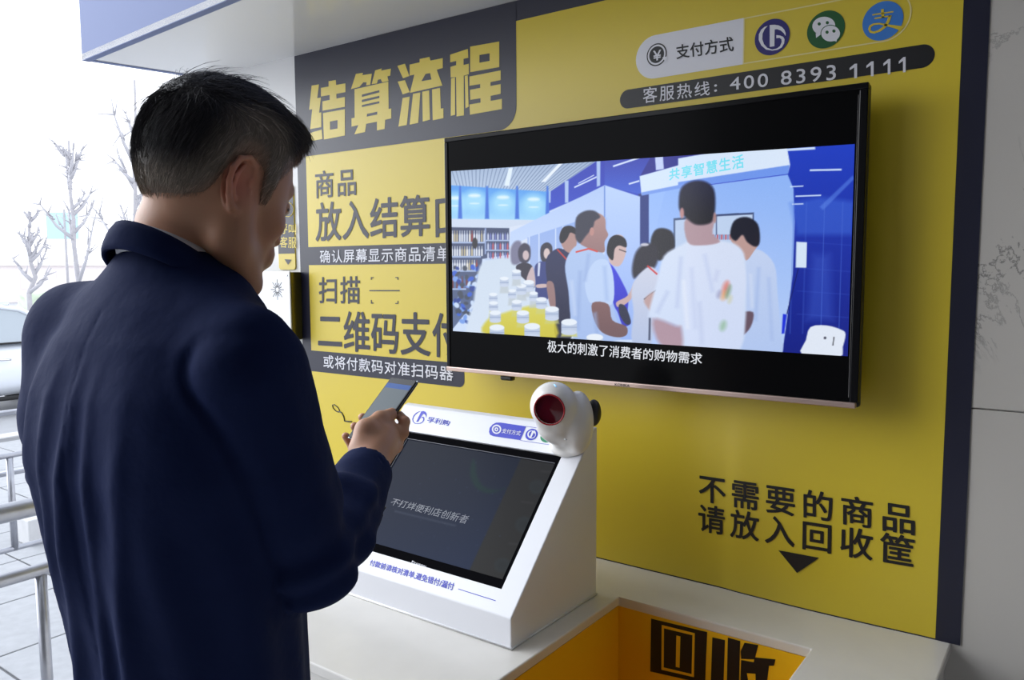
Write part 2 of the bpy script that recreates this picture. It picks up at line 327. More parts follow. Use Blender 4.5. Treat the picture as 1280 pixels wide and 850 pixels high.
lettering('确认屏幕显示商品清单', [(400, 313), (562.5, 307), (562.5, 326), (400, 328.7)], 'white_print', .008, 1.08, L3)
lettering('扫描', [(398.8, 346.7), (449.6, 345.6), (449.6, 379.5), (398.8, 378.7)], w=.012, sp=1.15)
lettering('二维码支', [(398, 389.0), (537.3, 391.5), (537.3, 445), (398, 436)], w=.014)
lettering('付', [(541, 391.5), (575, 393), (575, 449), (541, 445)], w=.014)
lettering('或将付款码对准扫码器', [(404.5, 443.5), (566.3, 458.5), (566.3, 476.2), (404.5, 459.3)], 'white_print', .008, 1.08, L3)
c4 = crop(380, 180, 2.657)
fr = [fill2d([c4(p)]) for p in ([(217, 485), (318, 485), (318, 489), (217, 489)], [(222, 442), (231, 442), (231, 445), (225, 445), (225, 451), (222, 451)], [(303, 442), (313, 442), (313, 451), (310, 451), (310, 445), (303, 445)], [(222, 518), (225, 518), (225, 527), (231, 527), (231, 530), (222, 530)], [(310, 521), (313, 521), (313, 531), (303, 531), (303, 528), (310, 528)])]
V, F = join_geo(fr); mesh('scan_frame', [L2(*p) for p in V], F, 'navy_print', PO)
lettering('不需要的商品', [(874, 592), (1143, 632), (1143, 669), (874, 626)], 'black_print', .014, 1.3, PF(.0030))
lettering('请放入回收筐', [(873.3, 629.5), (1143, 671.5), (1141.8, 709.5), (873.3, 663.5)], 'black_print', .014, 1.3, PF(.0030))
shape('arrow', [[(973.3, 687.4), (1024, 697), (996.5, 716)]], 'black_print', PO, lambda a, b: on_sheet(W(a, b, -.0035)))
# payment pill and icons
c3 = crop(740, 0, 2.9091)
def stadium(x0, x1, z0, z1, nl=True, nr=True):
    r = (z1-z0)/2; zc = (z0+z1)/2; p = []
    p += [(x1-r+r*math.sin(math.radians(t)), zc+r*math.cos(math.radians(t))) for t in range(0, 181, 10)] if nr else [(x1, z1), (x1, z0)]
    p += [(x0+r-r*math.sin(math.radians(t)), zc-r*math.cos(math.radians(t))) for t in range(0, 181, 10)] if nl else [(x0, z0), (x0, z1)]
    return p
def wfill(name, contours, material, parent, off):
    V, F = fill2d([[(x*100, -z*100) for x, z in c] for c in contours]); return mesh(name, [(x/100, -off, -z/100) for x, z in V], F, material, parent)
pxl = float(W(795.5, 71)[0]); pxm = float(W(931, 50)[0]); pxr = float(W(1139.5, 25)[0]); pz1 = float(W(931, 22.6)[2]); pz0 = float(W(931, 80.4)[2])
wfill('payment_pill', [stadium(pxl, pxm, pz0, pz1, True, False)], 'white_print', PO, .0024)
e = .0028; st = stadium(pxm-e, pxr, pz0, pz1, False, True); si = stadium(pxm, pxr-e, pz0+e, pz1-e, False, True)
wfill('pill_outline', [st, si], 'cream_print', PO, .0025)
def wc(px, py): P = W(px, py); return P[0], P[2]
def disc(name, px, py, r, m, off=.0030, inner=None):
    x, z = wc(px, py); c = [[(x+r*math.cos(t*math.pi/30), z+r*math.sin(t*math.pi/30)) for t in range(60)]]
    if inner: c.append([(x+inner*math.cos(t*math.pi/30), z+inner*math.sin(t*math.pi/30)) for t in range(60)])
    return wfill(name, c, m, PO, off)
lettering('支付方式', [(844.8, 56.7), (916, 45.4), (917, 63.6), (845.9, 73.9)], 'black_print', .014, 1.02)
disc('coin_icon', 821.5, 68.7, .0265, 'black_print', .0028); disc('coin_ring', 821.5, 68.7, .0235, 'white_print', .0031, .0195); 
lettering('¥', [(816.7, 63.8), (826.2, 62.2), (826.2, 74.5), (816.7, 76)], 'white_print', .02, 1, PF(.0032))
shape('coin_arrow', [c3([(256, 208), (284, 204), (266, 224)])], 'white_print', PO, PF(.0033))
LD = disc('logo_disc', 965.5, 46.7, .0385, 'indigo_print', .0028); CDs = disc('chat_disc', 1032.5, 37.3, .0385, 'green_print', .0028); PD = disc('pay_disc', 1103.6, 26.5, .0385, 'blue_print', .0028)
cc = crop(930, 0, 5.818)
def crescent(cx, cy, ro, ri, dx, dy, n=40): return [circle(cx, cy, ro, n=n), circle(cx+dx, cy+dy, ri, n=n)]
# company emblem: ring opening to the upper right, a stem and an arch
ring = [(205, 368), (160, 360), (125, 330), (107, 290), (108, 250), (125, 215), (150, 195), (172, 188), (150, 212), (135, 245), (133, 285), (145, 320), (170, 348), (205, 360), (240, 352), (262, 335), (274, 305), (272, 285), (258, 275), (235, 278), (235, 255), (262, 258), (285, 268), (295, 285), (292, 315), (275, 345), (245, 362)]
stem = [(187, 182), (222, 180), (250, 184), (275, 196), (293, 215), (303, 240), (302, 262), (288, 240), (268, 222), (240, 212), (223, 214), (221, 336), (187, 341)]
for nm, p in (('emblem_ring', ring), ('emblem_stem', stem)): shape(nm, [cc(p)], 'white_print', LD, L3)
# chat bubbles
b1 = [(580+83*math.cos(math.radians(t))*1.0, 188+66*math.sin(math.radians(t))-3*math.cos(math.radians(t))) for t in range(0, 360, 8)]
b2 = [(630+68*math.cos(math.radians(t)), 244+58*math.sin(math.radians(t))) for t in range(0, 360, 8)]
b2o = [(630+74*math.cos(math.radians(t)), 244+64*math.sin(math.radians(t))) for t in range(0, 360, 8)]
eye = lambda x, y: [(x+12*math.cos(t), y+12*math.sin(t)) for t in np.linspace(0, 2*math.pi, 16)[:-1]]
shape('chat_bubble', [cc(b1), cc(eye(547, 174)), cc(eye(606, 165))], 'white_print', CDs, PF(.0031)); shape('chat_bubble', [cc([(522, 240), (560, 250), (524, 276)])], 'white_print', CDs, PF(.0031))
shape('chat_gap', [cc(b2o)], 'green_print', CDs, PF(.0033)); shape('chat_bubble', [cc(b2), cc(eye(604, 234)), cc(eye(654, 226))], 'white_print', CDs, PF(.0036)); shape('chat_bubble', [cc([(640, 292), (680, 274), (672, 303)])], 'white_print', CDs, PF(.0037))
# pay mark
for p in ([(932, 104), (1085, 80), (1087, 89), (934, 113)], [(996, 68), (1016, 64), (1020, 128), (1000, 131)], [(948, 130), (1066, 110), (1066, 120), (950, 139)], [(1052, 112), (1075, 110), (1058, 160), (1030, 200), (990, 230), (945, 245), (915, 238), (902, 212), (912, 186), (940, 170), (985, 166), (1050, 178), (1168, 192), (1140, 222), (1080, 202), (1040, 192), (985, 178), (945, 182), (922, 198), (920, 220), (940, 230), (975, 220), (1012, 192), (1038, 155)]):
    shape('pay_mark', [cc(p)], 'yellow_print', PD, L3)
# hotline strip
hx0 = float(W(775.5, 121)[0]); hx1 = float(W(1168.5, 74)[0]); hz1 = float(W(960, 85.5)[2]); hz0 = float(W(791, 135)[2])
wfill('hotline_strip', [stadium(hx0, hx1, hz0, hz1)], 'black_print', PO, .0024)
lettering('客服热线', [(803.9, 109.8), (887.1, 101.0), (887.1, 118.8), (803.9, 129.3)], 'white_print', .006, 1.22, L3)
lettering(':', [(893, 106), (896, 105.6), (896, 114.2), (893, 114.6)], 'white_print', .03, 1, L3)
lettering('400 8393', [(912.6, 97.3), (1044.7, 80.6), (1044.7, 99.6), (912.6, 112.8)], 'white_print', .01, 1.22, L3)
for x0_, x1_, y0_, y1_ in ((1062, 1071.3, 79.5, 97.5), (1083, 1092, 76.5, 95), (1104.2, 1113, 73.6, 92.6), (1123.5, 1132, 71, 90)):
    u_ = lambda u, v: (x0_+(x1_-x0_)*u, y0_+(y1_-y0_)*(1-v)+(1-u)*1.2)
    shape('digit_one', [[u_(1, 1), u_(1, 0), u_(.62, 0), u_(.62, .76), (u_(.0, .60)), u_(0, .76), u_(.66, 1)]], 'white_print', PO, L3)
# scanner drawing on the poster, its top showing beside the hand
cu_ = crop(400, 460, 5.314)
ringp = [W(*cu_([(x, y)])[0], -.003) for x, y in [(82, 245), (95, 243), (118, 262), (130, 282), (122, 293), (104, 285), (86, 265)]]
tube('drawn_loop', ringp, .0016, 'black_print', PO, 6, closed=True)
tube('drawn_cable', [W(*cu_([(x, y)])[0], -.003) for x, y in [(126, 288), (145, 298), (158, 325), (163, 352), (185, 355), (212, 357)]], .0022, 'black_print', PO, 6)

# ------------------------------------------------------------------ call-for-service sign and intercom at the poster's left
SG = thing('service_sign', 'small navy and yellow sign with rounded corners above the intercom', 'sign', (-.7, 0, 1.58))
sx0, sx1, sz0, sz1 = -.752, -.662, 1.575, 1.865
def rrect(x0, x1, z0, z1, r): return arc(x1-r, z1-r, r, 90, 0, 6)+arc(x1-r, z0+r, r, 0, -90, 6)+arc(x0+r, z0+r, r, -90, -180, 6)+arc(x0+r, z1-r, r, 180, 90, 6)
prism('sign_plate', [(x, -.004, z) for x, z in rrect(sx0, sx1, sz0, sz1, .012)], (0, .005, 0), 'yellow_print', SG)
zs = float(W(362, 317, 0)[2])
wfill('navy_field', [[(sx0+.001, zs), (sx1-.001, zs)]+arc(sx1-.013, sz1-.013, .012, 0, 90, 6)+arc(sx0+.013, sz1-.013, .012, 90, 180, 6)], 'navy_print', SG, .0046)
SGF = lambda px, py: W(px, py, -.0052)
text('lettering', '呼叫', [(349.5, 280), (370, 280), (370, 293.5), (349.5, 292)], 'yellow_print', SG, SGF, .01, 1.0)
text('lettering', '客服', [(349.5, 296), (370.5, 296), (370.5, 310.5), (349.5, 309)], 'yellow_print', SG, SGF, .01, 1.0)
shape('arrow', [[(355.5, 324), (364.5, 324.5), (360, 331)]], 'navy_print', SG, SGF)
tube('bell_icon', [W(360+7*math.cos(t), 262+9*math.sin(t), -.0052) for t in np.linspace(0, 2*math.pi, 16)[:-1]], .0012, 'yellow_print', SG, 6, closed=True)
disc_o = wfill('bell_icon', [[(float(W(360, 262)[0])+.006*math.cos(t), float(W(360, 262)[2])+.006*math.sin(t)) for t in np.linspace(0, 2*math.pi, 20)[:-1]]], 'yellow_print', SG, .0052)
IC = thing('intercom_box', 'white metal intercom box with a sunburst grille and dark side on the white wall', 'intercom', (-.75, 0, 1.34))
ix1 = float(W(378, 380)[0]); iz0, iz1 = float(W(378, 424)[2]), float(W(378, 340)[2]); iy = -.115
ifx = W(363, 380, ix1, 0); iy = float(ifx[1])
box('case', ix1-.20, ix1, iy+.004, -.0005, iz0, iz1, 'brass_dark', IC, bev=.003)  # olive tint puts a yellow reflection into the metal's colour
box('front_plate', ix1-.203, ix1+.001, iy-.001, iy+.004, iz0-.003, iz1+.003, 'steel_plate', IC, bev=.002)
gx, gz = W(347, 362, iy)[0], W(347, 362, iy)[2]
rays = []
for k in range(16):
    a = 2*math.pi*k/16; r0, r1 = .008, (.036 if k % 2 == 0 else .025); ca, sa = math.cos(a), math.sin(a); w_ = .0012
    P = [(gx+r*ca+s*w_*sa, iy-.0016, gz+r*sa-s*w_*ca) for r, s in ((r0, -1), (r1, -1), (r1, 1), (r0, 1))]
    V, F = P, [(0, 1, 2, 3)]; rays.append((V, F))
V, F = join_geo(rays); mesh('sunburst_grille', V, F, 'black_plastic', IC)
for k in range(4):
    xx = ix1-.203+.012+(k % 2)*.180; zz = iz0+.012+(k//2)*(iz1-iz0-.024)
    tube('screw', [(xx, iy-.0010, zz), (xx, iy-.003, zz)], .0028, 'chrome', IC, 8)
text('lettering', 'SOS', [(341, 344), (354, 343.4), (354, 346.5), (341, 347)], 'black_plastic', IC, lambda a, b: W(a, b, iy-.0016), 0) if False else None

# ------------------------------------------------------------------ counter with the recycling opening
CT = thing('service_counter', 'long white stone counter with a square opening below the poster', 'counter', (.3, -.4, 0))
CZ = .805; cx0, cx1, cy0, cy1 = -.45, 1.376, -.819, .0005
hx_0, hx_1, hy_0, hy_1 = .711, 1.150, -.66, -.190
bm = bmesh.new()
def ring_slab(bm, ox0, ox1, oy0, oy1, ix0, ix1, iy0, iy1, z0, z1):
    o = [(ox0, oy0), (ox1, oy0), (ox1, oy1), (ox0, oy1)]; i = [(ix0, iy0), (ix1, iy0), (ix1, iy1), (ix0, iy1)]
    ot = [bm.verts.new((*p, z1)) for p in o]; it = [bm.verts.new((*p, z1)) for p in i]; ob = [bm.verts.new((*p, z0)) for p in o]; ib = [bm.verts.new((*p, z0)) for p in i]
    for k in range(4):
        j = (k+1) % 4
        bm.faces.new((ot[k], ot[j], it[j], it[k])); bm.faces.new((ob[j], ob[k], ib[k], ib[j])); bm.faces.new((ot[j], ot[k], ob[k], ob[j])); bm.faces.new((it[k], it[j], ib[j], ib[k]))
ring_slab(bm, cx0, cx1, cy0, cy1, hx_0, hx_1, hy_0, hy_1, CZ-.022, CZ)
bmesh.ops.bevel(bm, geom=bm.edges[:], offset=.003, segments=2, affect='EDGES', profile=.5); bmesh.ops.recalc_face_normals(bm, faces=bm.faces)
me = bpy.data.meshes.new('worktop'); bm.to_mesh(me); bm.free(); link('worktop', me, 'counter_white', CT)
box('front_panel', cx0+.01, cx1-.01, cy0+.012, cy0+.03, .0, CZ-.022, 'counter_white', CT)
box('end_panel', cx1-.03, cx1-.011, cy0+.031, -.001, .0, CZ-.022, 'counter_white', CT)
box('end_panel', cx0+.011, cx0+.03, cy0+.031, -.001, .0, CZ-.022, 'counter_white', CT)
BN = thing('recycling_bin', 'yellow recycling box with black characters set into the counter opening', 'recycling box', (.93, -.42, .30))
bz0, bz1 = .32, CZ-.0225; t_ = .004
box('back_board', hx_0-.004, hx_1+.004, hy_1+.001, hy_1+.008, bz0, bz1, 'bin_yellow', BN)
box('side_board', hx_0-.008, hx_0-.001, hy_0-.004, hy_1+.0005, bz0, bz1, 'bin_yellow', BN)
box('side_board', hx_1+.001, hx_1+.008, hy_0-.004, hy_1+.0005, bz0, bz1, 'bin_yellow', BN)
box('front_board', hx_0-.004, hx_1+.004, hy_0-.012, hy_0-.005, bz0, bz1, 'bin_yellow', BN)
box('bottom_board', hx_0-.004, hx_1+.004, hy_0-.004, hy_1+.0005, bz0, bz0+.006, 'bin_yellow', BN)
cb = crop(600, 720, 2.7826); BF = lambda o: (lambda a, b: W(a, b, hy_1+.0008-o))
shape('bin_character', [cb([(595, 148), (790, 195), (783, 375), (592, 332)])], 'black_print', BN, BF(.0006))
shape('bin_character_line', [cb([(632, 170), (747, 199), (744, 352), (631, 326)]), cb([(640, 182), (739, 206), (736, 341), (639, 318)])], 'bin_yellow', BN, BF(.0012))
shape('bin_character_line', [cb([(683, 207), (697, 210), (694, 319), (681, 316)])], 'bin_yellow', BN, BF(.0012))
for p in ([(808, 213), (852, 223), (846, 400), (802, 390)], [(862, 214), (905, 226), (900, 400), (858, 390)], [(920, 232), (968, 240), (955, 290), (908, 288), (906, 262)], [(908, 292), (952, 300), (955, 283), (1028, 290), (1022, 312), (1005, 312), (998, 372), (1010, 400), (960, 395), (958, 340), (928, 338), (935, 378), (905, 380)]):
    shape('bin_character', [cb(p)], 'black_print', BN, BF(.0006))

# ------------------------------------------------------------------ kiosk
KX0, KX1 = .058, .660; KYF, KYB, KYT = -.549, -.207, -.223; KZF, KZT = .871, 1.203
KI = thing('checkout_kiosk', 'white self-checkout terminal with a slanted dark touch screen on the counter', 'self-checkout terminal', ((KX0+KX1)/2, -.38, CZ))
A_ = np.array([KX1, KYF, KZF]); B_ = np.array([KX1, KYT, KZT]); s_ = (B_-A_)/np.linalg.norm(B_-A_); n_ = np.cross([1, 0, 0], s_); SL = np.linalg.norm(B_-A_)
def KP(u, v, o=0.0): return np.array([u, A_[1], A_[2]])+s_*v+n_*o      # X, distance up the slope, offset out of the slope
def KF(o):
    def f(px, py):
        d = CF+CR*(px-640)/FPX+CU*(425-py)/FPX; P0 = A_+n_*o; return CAM+d*((P0-CAM)@n_)/(d@n_)
    return f
# housing as a shell with a recess for the display
su0, su1, sv0, sv1 = .112, .609, .052, .386
prof = [(KYF, CZ+.0015), (KYF, KZF), (KYT, KZT), (KYB, KZT+.004), (KYB, CZ+.0015)]
bm = bmesh.new()
L_ = [bm.verts.new((KX0, y, z)) for y, z in prof]; R_ = [bm.verts.new((KX1, y, z)) for y, z in prof]
bm.faces.new(L_); bm.faces.new(R_[::-1])
for i in (0, 2, 3, 4): bm.faces.new((L_[i], R_[i], R_[(i+1) % 5], L_[(i+1) % 5]))
o4 = [L_[1], R_[1], R_[2], L_[2]]; i4 = [bm.verts.new(KP(*p)) for p in ((su0, sv0), (su1, sv0), (su1, sv1), (su0, sv1))]; d4 = [bm.verts.new(KP(*p, -.03)) for p in ((su0, sv0), (su1, sv0), (su1, sv1), (su0, sv1))]
for k in range(4):
    j = (k+1) % 4; bm.faces.new((o4[k], o4[j], i4[j], i4[k])); bm.faces.new((i4[k], i4[j], d4[j], d4[k]))
bm.faces.new(d4)
bmesh.ops.recalc_face_normals(bm, faces=bm.faces)
outer = [e_ for e_ in bm.edges if all(v in L_+R_ for v in e_.verts)]
bmesh.ops.bevel(bm, geom=outer, offset=.0025, segments=2, affect='EDGES', profile=.5)
me = bpy.data.meshes.new('housing'); bm.to_mesh(me); bm.free(); link('housing', me, 'kiosk_white', KI)
def kbox(name, u0, u1, v0, v1, o0, o1, m, parent=KI, bev=.001):
    M = Matrix(((1, s_[0], n_[0], 0), (0, s_[1], n_[1], A_[1]), (0, s_[2], n_[2], A_[2]), (0, 0, 0, 1)))
    return box(name, u0, u1, v0, v1, o0, o1, m, parent, bev, 1, M)
DP = kbox('display', su0+.0005, su1-.0005, sv0+.0005, sv1-.0005, -.029, -.009, 'bezel_black')
def sub(parent, o): o.parent = parent; return o
b0 = .020
for (u0, u1, v0, v1) in ((su0+.001, su1-.001, sv1-.019, sv1-.001), (su0+.001, su1-.001, sv0+.001, sv0+.022), (su0+.001, su0+.019, sv0+.0225, sv1-.0195), (su1-.012, su1-.001, sv0+.0225, sv1-.0195)):
    kbox('bezel', u0, u1, v0, v1, -.0085, -.0035, 'bezel_black', DP)
kbox('bezel_edge', su0+.019, su1-.012, sv1-.0205, sv1-.0195, -.0085, -.0045, 'edge_metal', DP); kbox('bezel_edge', su0+.019, su0+.0202, sv0+.0225, sv1-.021, -.0085, -.0045, 'edge_metal', DP)
# base bead of silicone round the foot
V, F = join_geo([tube_geo([(KX0, KYF-.001, CZ+.0026), (KX1+.001, KYF-.001, CZ+.0026), (KX1+.001, KYB, CZ+.0026)], .0025, 6)]); mesh('silicone_bead', V, F, 'silicone', KI, True)
KT = KF(.0006); KT2 = KF(.0011)
ck = crop(500, 505, 16)
text('lettering', '孚利购', [(535.5, 520.5), (563.5, 526.0), (560.5, 532.2), (533.3, 527.6)], 'cobalt_print', KI, KT, .012)
kr = [(345, 398), (290, 390), (252, 350), (242, 300), (265, 235), (320, 175), (380, 148), (420, 142), (370, 165), (310, 210), (275, 260), (262, 310), (275, 355), (305, 380), (350, 388), (400, 378), (445, 355), (462, 320), (462, 290), (448, 275), (430, 285), (440, 255), (470, 255), (488, 280), (485, 320), (462, 360), (420, 388)]
ks = [(425, 148), (470, 140), (510, 155), (532, 190), (532, 235), (522, 275), (510, 225), (490, 200), (460, 195), (362, 355), (322, 358)]
for nm, p in (('emblem_ring', kr), ('emblem_stem', ks)): shape(nm, [ck(p)], 'cobalt_print', KI, KT)
text('small_lettering', 'FULIGOU', [(541, 518.5), (561, 522.0), (560.6, 523.3), (540.6, 519.8)], 'cobalt_print', KI, KT, .0) if False else None
cq = crop(600, 525, 12.8)
shape('payment_pill', [cq([(330, 40), (738, 102), (645, 322), (210, 258), (160, 235), (143, 190), (155, 125), (200, 72), (255, 42)])], 'cobalt_print', KI, KT)
shape('coin_icon', [cq(circle(265, 148, 76, 74)), cq(circle(265, 150, 52, 52))], 'white_print', KI, KT2); shape('coin_icon', [cq(circle(262, 150, 30, 32)), cq(circle(262, 150, 12, 14))], 'white_print', KI, KT2)
text('lettering', '支付方式', [cq([(368, 132)])[0], cq([(662, 178)])[0], cq([(640, 250)])[0], cq([(345, 208)])[0]], 'white_print', KI, KT2, .008)
shape('logo_disc', [cq([(825+(98*math.cos(t)+16*math.sin(t)*-1), 232+(92*math.sin(t)))  for t in np.linspace(0, 2*math.pi, 40)[:-1]])], 'cobalt_print', KI, KT)
shape('logo_disc_ring', [cq(circle(825, 232, 68, 64)), cq(circle(832, 230, 52, 52))], 'white_print', KI, KT2)
shape('logo_disc_stem', [cq([(838, 168), (880, 172), (896, 210), (880, 225), (862, 200), (815, 290), (790, 288)])], 'white_print', KI, KF(.0015))
shape('chat_disc', [cq(circle(1060, 280, 95, 80))], 'leaf_print', KI, KT)
shape('pill_outline', [cq([(738, 98), (1250, 170), (1250, 176), (738, 104)])], 'cobalt_print', KI, KT); shape('pill_outline', [cq([(645, 322), (1150, 398), (1150, 404), (645, 328)])], 'cobalt_print', KI, KT)
cl = crop(450, 690, 6.737)
text('lettering', '付款前请核对清单,避免错付/漏付', [cl([(92, 62)])[0], cl([(797, 262)])[0], cl([(780, 325)])[0], cl([(76, 112)])[0]], 'cobalt_print', KI, KT, .016)
shape('underline', [cl([(828, 308), (1143, 407), (1141, 413), (825, 313)])], 'cobalt_print', KI, KT)
# ------------------------------------------------------------------ raster painter for the two screens (flat picture as a fine coloured grid)
class Painter:
    def __init__(s, P):                 # P: (n,2) photo pixel of each grid point
        s.P = P; s.c = np.zeros((len(P), 3)); s.c[:] = (.8, .85, .95)
    def mask(s, poly, soft=.6):
        poly = np.asarray(poly, float); x, y = s.P[:, 0], s.P[:, 1]; pad = soft*2+1
        ix = np.nonzero((x > poly[:, 0].min()-pad) & (x < poly[:, 0].max()+pad) & (y > poly[:, 1].min()-pad) & (y < poly[:, 1].max()+pad))[0]
        if not len(ix): return ix, None
        x, y = x[ix], y[ix]; ins = np.zeros(len(ix), bool); d2 = np.full(len(ix), 1e9)
        for a, b in zip(poly, np.roll(poly, -1, 0)):
            if a[1] != b[1]:
                c = ((a[1] > y) != (b[1] > y)) & (x < (b[0]-a[0])*(y-a[1])/(b[1]-a[1])+a[0]); ins ^= c
            e = b-a; L = e@e+1e-9; t = np.clip(((x-a[0])*e[0]+(y-a[1])*e[1])/L, 0, 1); d2 = np.minimum(d2, (x-a[0]-t*e[0])**2+(y-a[1]-t*e[1])**2)
        d = np.sqrt(d2)*np.where(ins, 1, -1); return ix, np.clip(.5+d/(2*soft), 0, 1)
    def fill(s, poly, c0, c1=None, axis=1, soft=.6, alpha=1.0):
        ix, m = s.mask(poly, soft)
        if m is None: return
        c0 = np.array(c0)/255.
        if c1 is None: c = c0
        else:
            p = np.asarray(poly, float); lo, hi = p[:, axis].min(), p[:, axis].max(); t = np.clip((s.P[ix, axis]-lo)/(hi-lo), 0, 1)[:, None]; c = c0*(1-t)+np.array(c1)/255.*t
        m = m[:, None]*alpha; s.c[ix] = s.c[ix]*(1-m)+c*m
    def line(s, a, b, w, c, soft=.5, alpha=1.0):
        a, b = np.array(a, float), np.array(b, float); n = b-a; n = np.array([-n[1], n[0]])/np.linalg.norm(n)*w/2
        s.fill([a+n, b+n, b-n, a-n], c, soft=soft, alpha=alpha)
def smooth_poly(p, n=4):
    p = np.asarray(p, float); o = []
    for i in range(len(p)):
        a, b, c, d = p[i-1], p[i], p[(i+1) % len(p)], p[(i+2) % len(p)]
        for k in range(n):
            t = k/n; o.append(.5*((2*b)+(-a+c)*t+(2*a-5*b+4*c-d)*t*t+(-a+3*b-3*c+d)*t**3))
    return np.array(o)
def ell(cx, cy, rx, ry, rot=0, n=28):
    t = np.linspace(0, 2*math.pi, n+1)[:-1]; c, s = math.cos(rot), math.sin(rot)
    return np.stack([cx+rx*np.cos(t)*c-ry*np.sin(t)*s, cy+rx*np.cos(t)*s+ry*np.sin(t)*c], -1)
def grid_quads(nx, ny):
    i, j = np.meshgrid(np.arange(nx), np.arange(ny)); a = (j*(nx+1)+i).ravel(); return np.stack([a, a+1, a+nx+2, a+nx+1], -1)

# ------------------------------------------------------------------ television
TX0, TX1, TZ0, TZ1, TY = .1005, 1.2005, 1.2865, 1.936, -.09
TV = thing('television', 'large black flat television on the yellow poster showing a shop full of people', 'television', (.65, -.05, TZ0))
bm = bmesh.new(); bevel_box(bm, TX0, TX1, TY+.010, TY+.030, TZ0, TZ1, .006, 3); bevel_box(bm, TX0+.14, TX1-.14, TY+.030, TY+.058, TZ0+.03, TZ1-.13, .012, 2)
bmesh.ops.recalc_face_normals(bm, faces=bm.faces); me = bpy.data.meshes.new('cabinet'); bm.to_mesh(me); bm.free(); link('cabinet', me, 'black_plastic', TV)
box('wall_bracket', .45, .85, TY+.058, -.003, 1.48, 1.75, 'black_plastic', TV, .003)
bw = .0125
box('bezel', TX0, TX1, TY-.001, TY+.010, TZ1-bw, TZ1, 'tv_black', TV, .002); box('bezel', TX0, TX0+bw, TY-.001, TY+.010, TZ0+.0122, TZ1-bw-.0002, 'tv_black', TV, .002); box('bezel', TX1-bw-.004, TX1, TY-.001, TY+.010, TZ0+.0122, TZ1-bw-.0002, 'tv_black', TV, .002)
box('bezel_strip', TX0, TX1-.004, TY-.004, TY+.009, TZ0, TZ0+.012, 'champagne_metal', TV, .002)
text('lettering', 'KONKA', [(768.5, 479.0), (787, 480.8), (787, 483.8), (768.5, 482.0)], 'black_print', TV, lambda a, b: W(a, b, TY-.0046), .01)
box('control_pod', .285, .325, TY+.004, TY+.024, TZ0-.014, TZ0-.0003, 'black_plastic', TV, .005)
PA = box('screen_panel', TX0+bw+.0002, TX1-bw-.0042, TY+.0015, TY+.0095, TZ0+.0125, TZ1-bw-.0002, 'tv_panel', TV)
box('screen_edge', TX1-bw-.0066, TX1-bw-.0052, TY+.0002, TY+.0014, TZ0+.022, TZ1-bw-.010, 'chrome', TV)
TF = lambda a, b: W(a, b, TY+.0008)
vx0, vx1 = .1235, 1.178; nx, ny = 620, 330
tl, bl_, tr, br = TF(563.8, 214)[2], TF(565.3, 413.7)[2], TF(1066, 180.3)[2], TF(1061, 445.4)[2]
U, Vv = np.meshgrid(np.linspace(0, 1, nx+1), np.linspace(0, 1, ny+1)); U, Vv = U.ravel(), Vv.ravel()
XX = vx0+(vx1-vx0)*U; zt_ = tl*(1-U)+tr*U; zb_ = bl_*(1-U)+br*U; ZZ = zb_*(1-Vv)+zt_*Vv
V3 = np.stack([XX, np.full_like(XX, TY+.0008), ZZ], -1); pt = Painter(proj(V3))
A = crop(560, 180, 3.27); B = crop(680, 180, 3.0375); C_ = crop(860, 170, 2.4286)
F_ = pt.fill
F_([(555, 170), (1080, 170), (1080, 460), (555, 460)], (205, 222, 250))
# slatted ceiling
F_(A([(0, 100), (640, 50), (410, 200), (0, 172)]), (150, 172, 205), (185, 205, 232), soft=1)
for k in range(44):
    x = -20+k*15; pt.line(A([(x*1.35+20, 40)])[0], A([(x*.78+60, 195)])[0], .9, (95, 115, 155), alpha=.75)
F_(A([(230, 170), (248, 98), (265, 98), (250, 172)]), (225, 240, 255)); F_(A([(380, 155), (455, 78), (470, 78), (398, 155)]), (232, 242, 255))
# blue beams zone
F_(A([(410, 200), (640, 48), (800, 38), (800, 300), (640, 175), (410, 275)]), (28, 45, 175), (40, 75, 205), soft=.8)
F_(B([(230, 38), (740, 5), (740, 30), (400, 195), (360, 190), (230, 158)]), (30, 40, 160), (55, 95, 215))
F_(B([(420, 22), (740, 8), (740, 22), (365, 122)]), (20, 25, 140))
for a, b, w in (((262, 85), (398, 40), 2.2), ((115, 165), (200, 125), 1.8), ((322, 152), (362, 140), 2), ((358, 200), (395, 192), 1.6), ((355, 238), (398, 230), 1.6), ((130, 150), (190, 118), 1.2)): pt.line(B([a])[0], B([b])[0], w, (215, 228, 255))
for x in (412, 485, 615): F_(A([(x-8, 40 if x > 600 else 150 if x > 450 else 190), (x+8, 40 if x > 600 else 150 if x > 450 else 190), (x+7, 240 if x < 600 else 170), (x-7, 240 if x < 600 else 175)]), (170, 195, 240))
F_(B([(420, 25), (450, 22), (455, 95), (425, 100)]), (195, 210, 250)); F_(B([(358, 190), (400, 180), (402, 385), (362, 385)]), (35, 55, 130))
# banners
F_(A([(0, 168), (412, 195), (405, 312), (0, 306)]), (70, 150, 238), (160, 215, 250), soft=.8)
for cx_, cy_ in ((30, 235), (108, 225), (225, 232), (350, 240)):
    F_(A(ell(cx_, cy_+8, 46, 42)), (160, 218, 250), soft=5); F_(A(ell(cx_, cy_-14, 24, 7)), (220, 242, 250), soft=1.5); F_(A(ell(cx_, cy_+18, 20, 3)), (215, 240, 250), soft=1)
for x in (50, 160, 283, 407): F_(A([(x-4, 172), (x+3, 172), (x+8, 306), (x-9, 306)]), (45, 105, 215), soft=1)
F_(A([(0, 306), (405, 312), (330, 345), (0, 342)]), (205, 218, 240)); F_(A([(248, 340), (335, 325), (335, 470), (248, 480)]), (215, 226, 246))
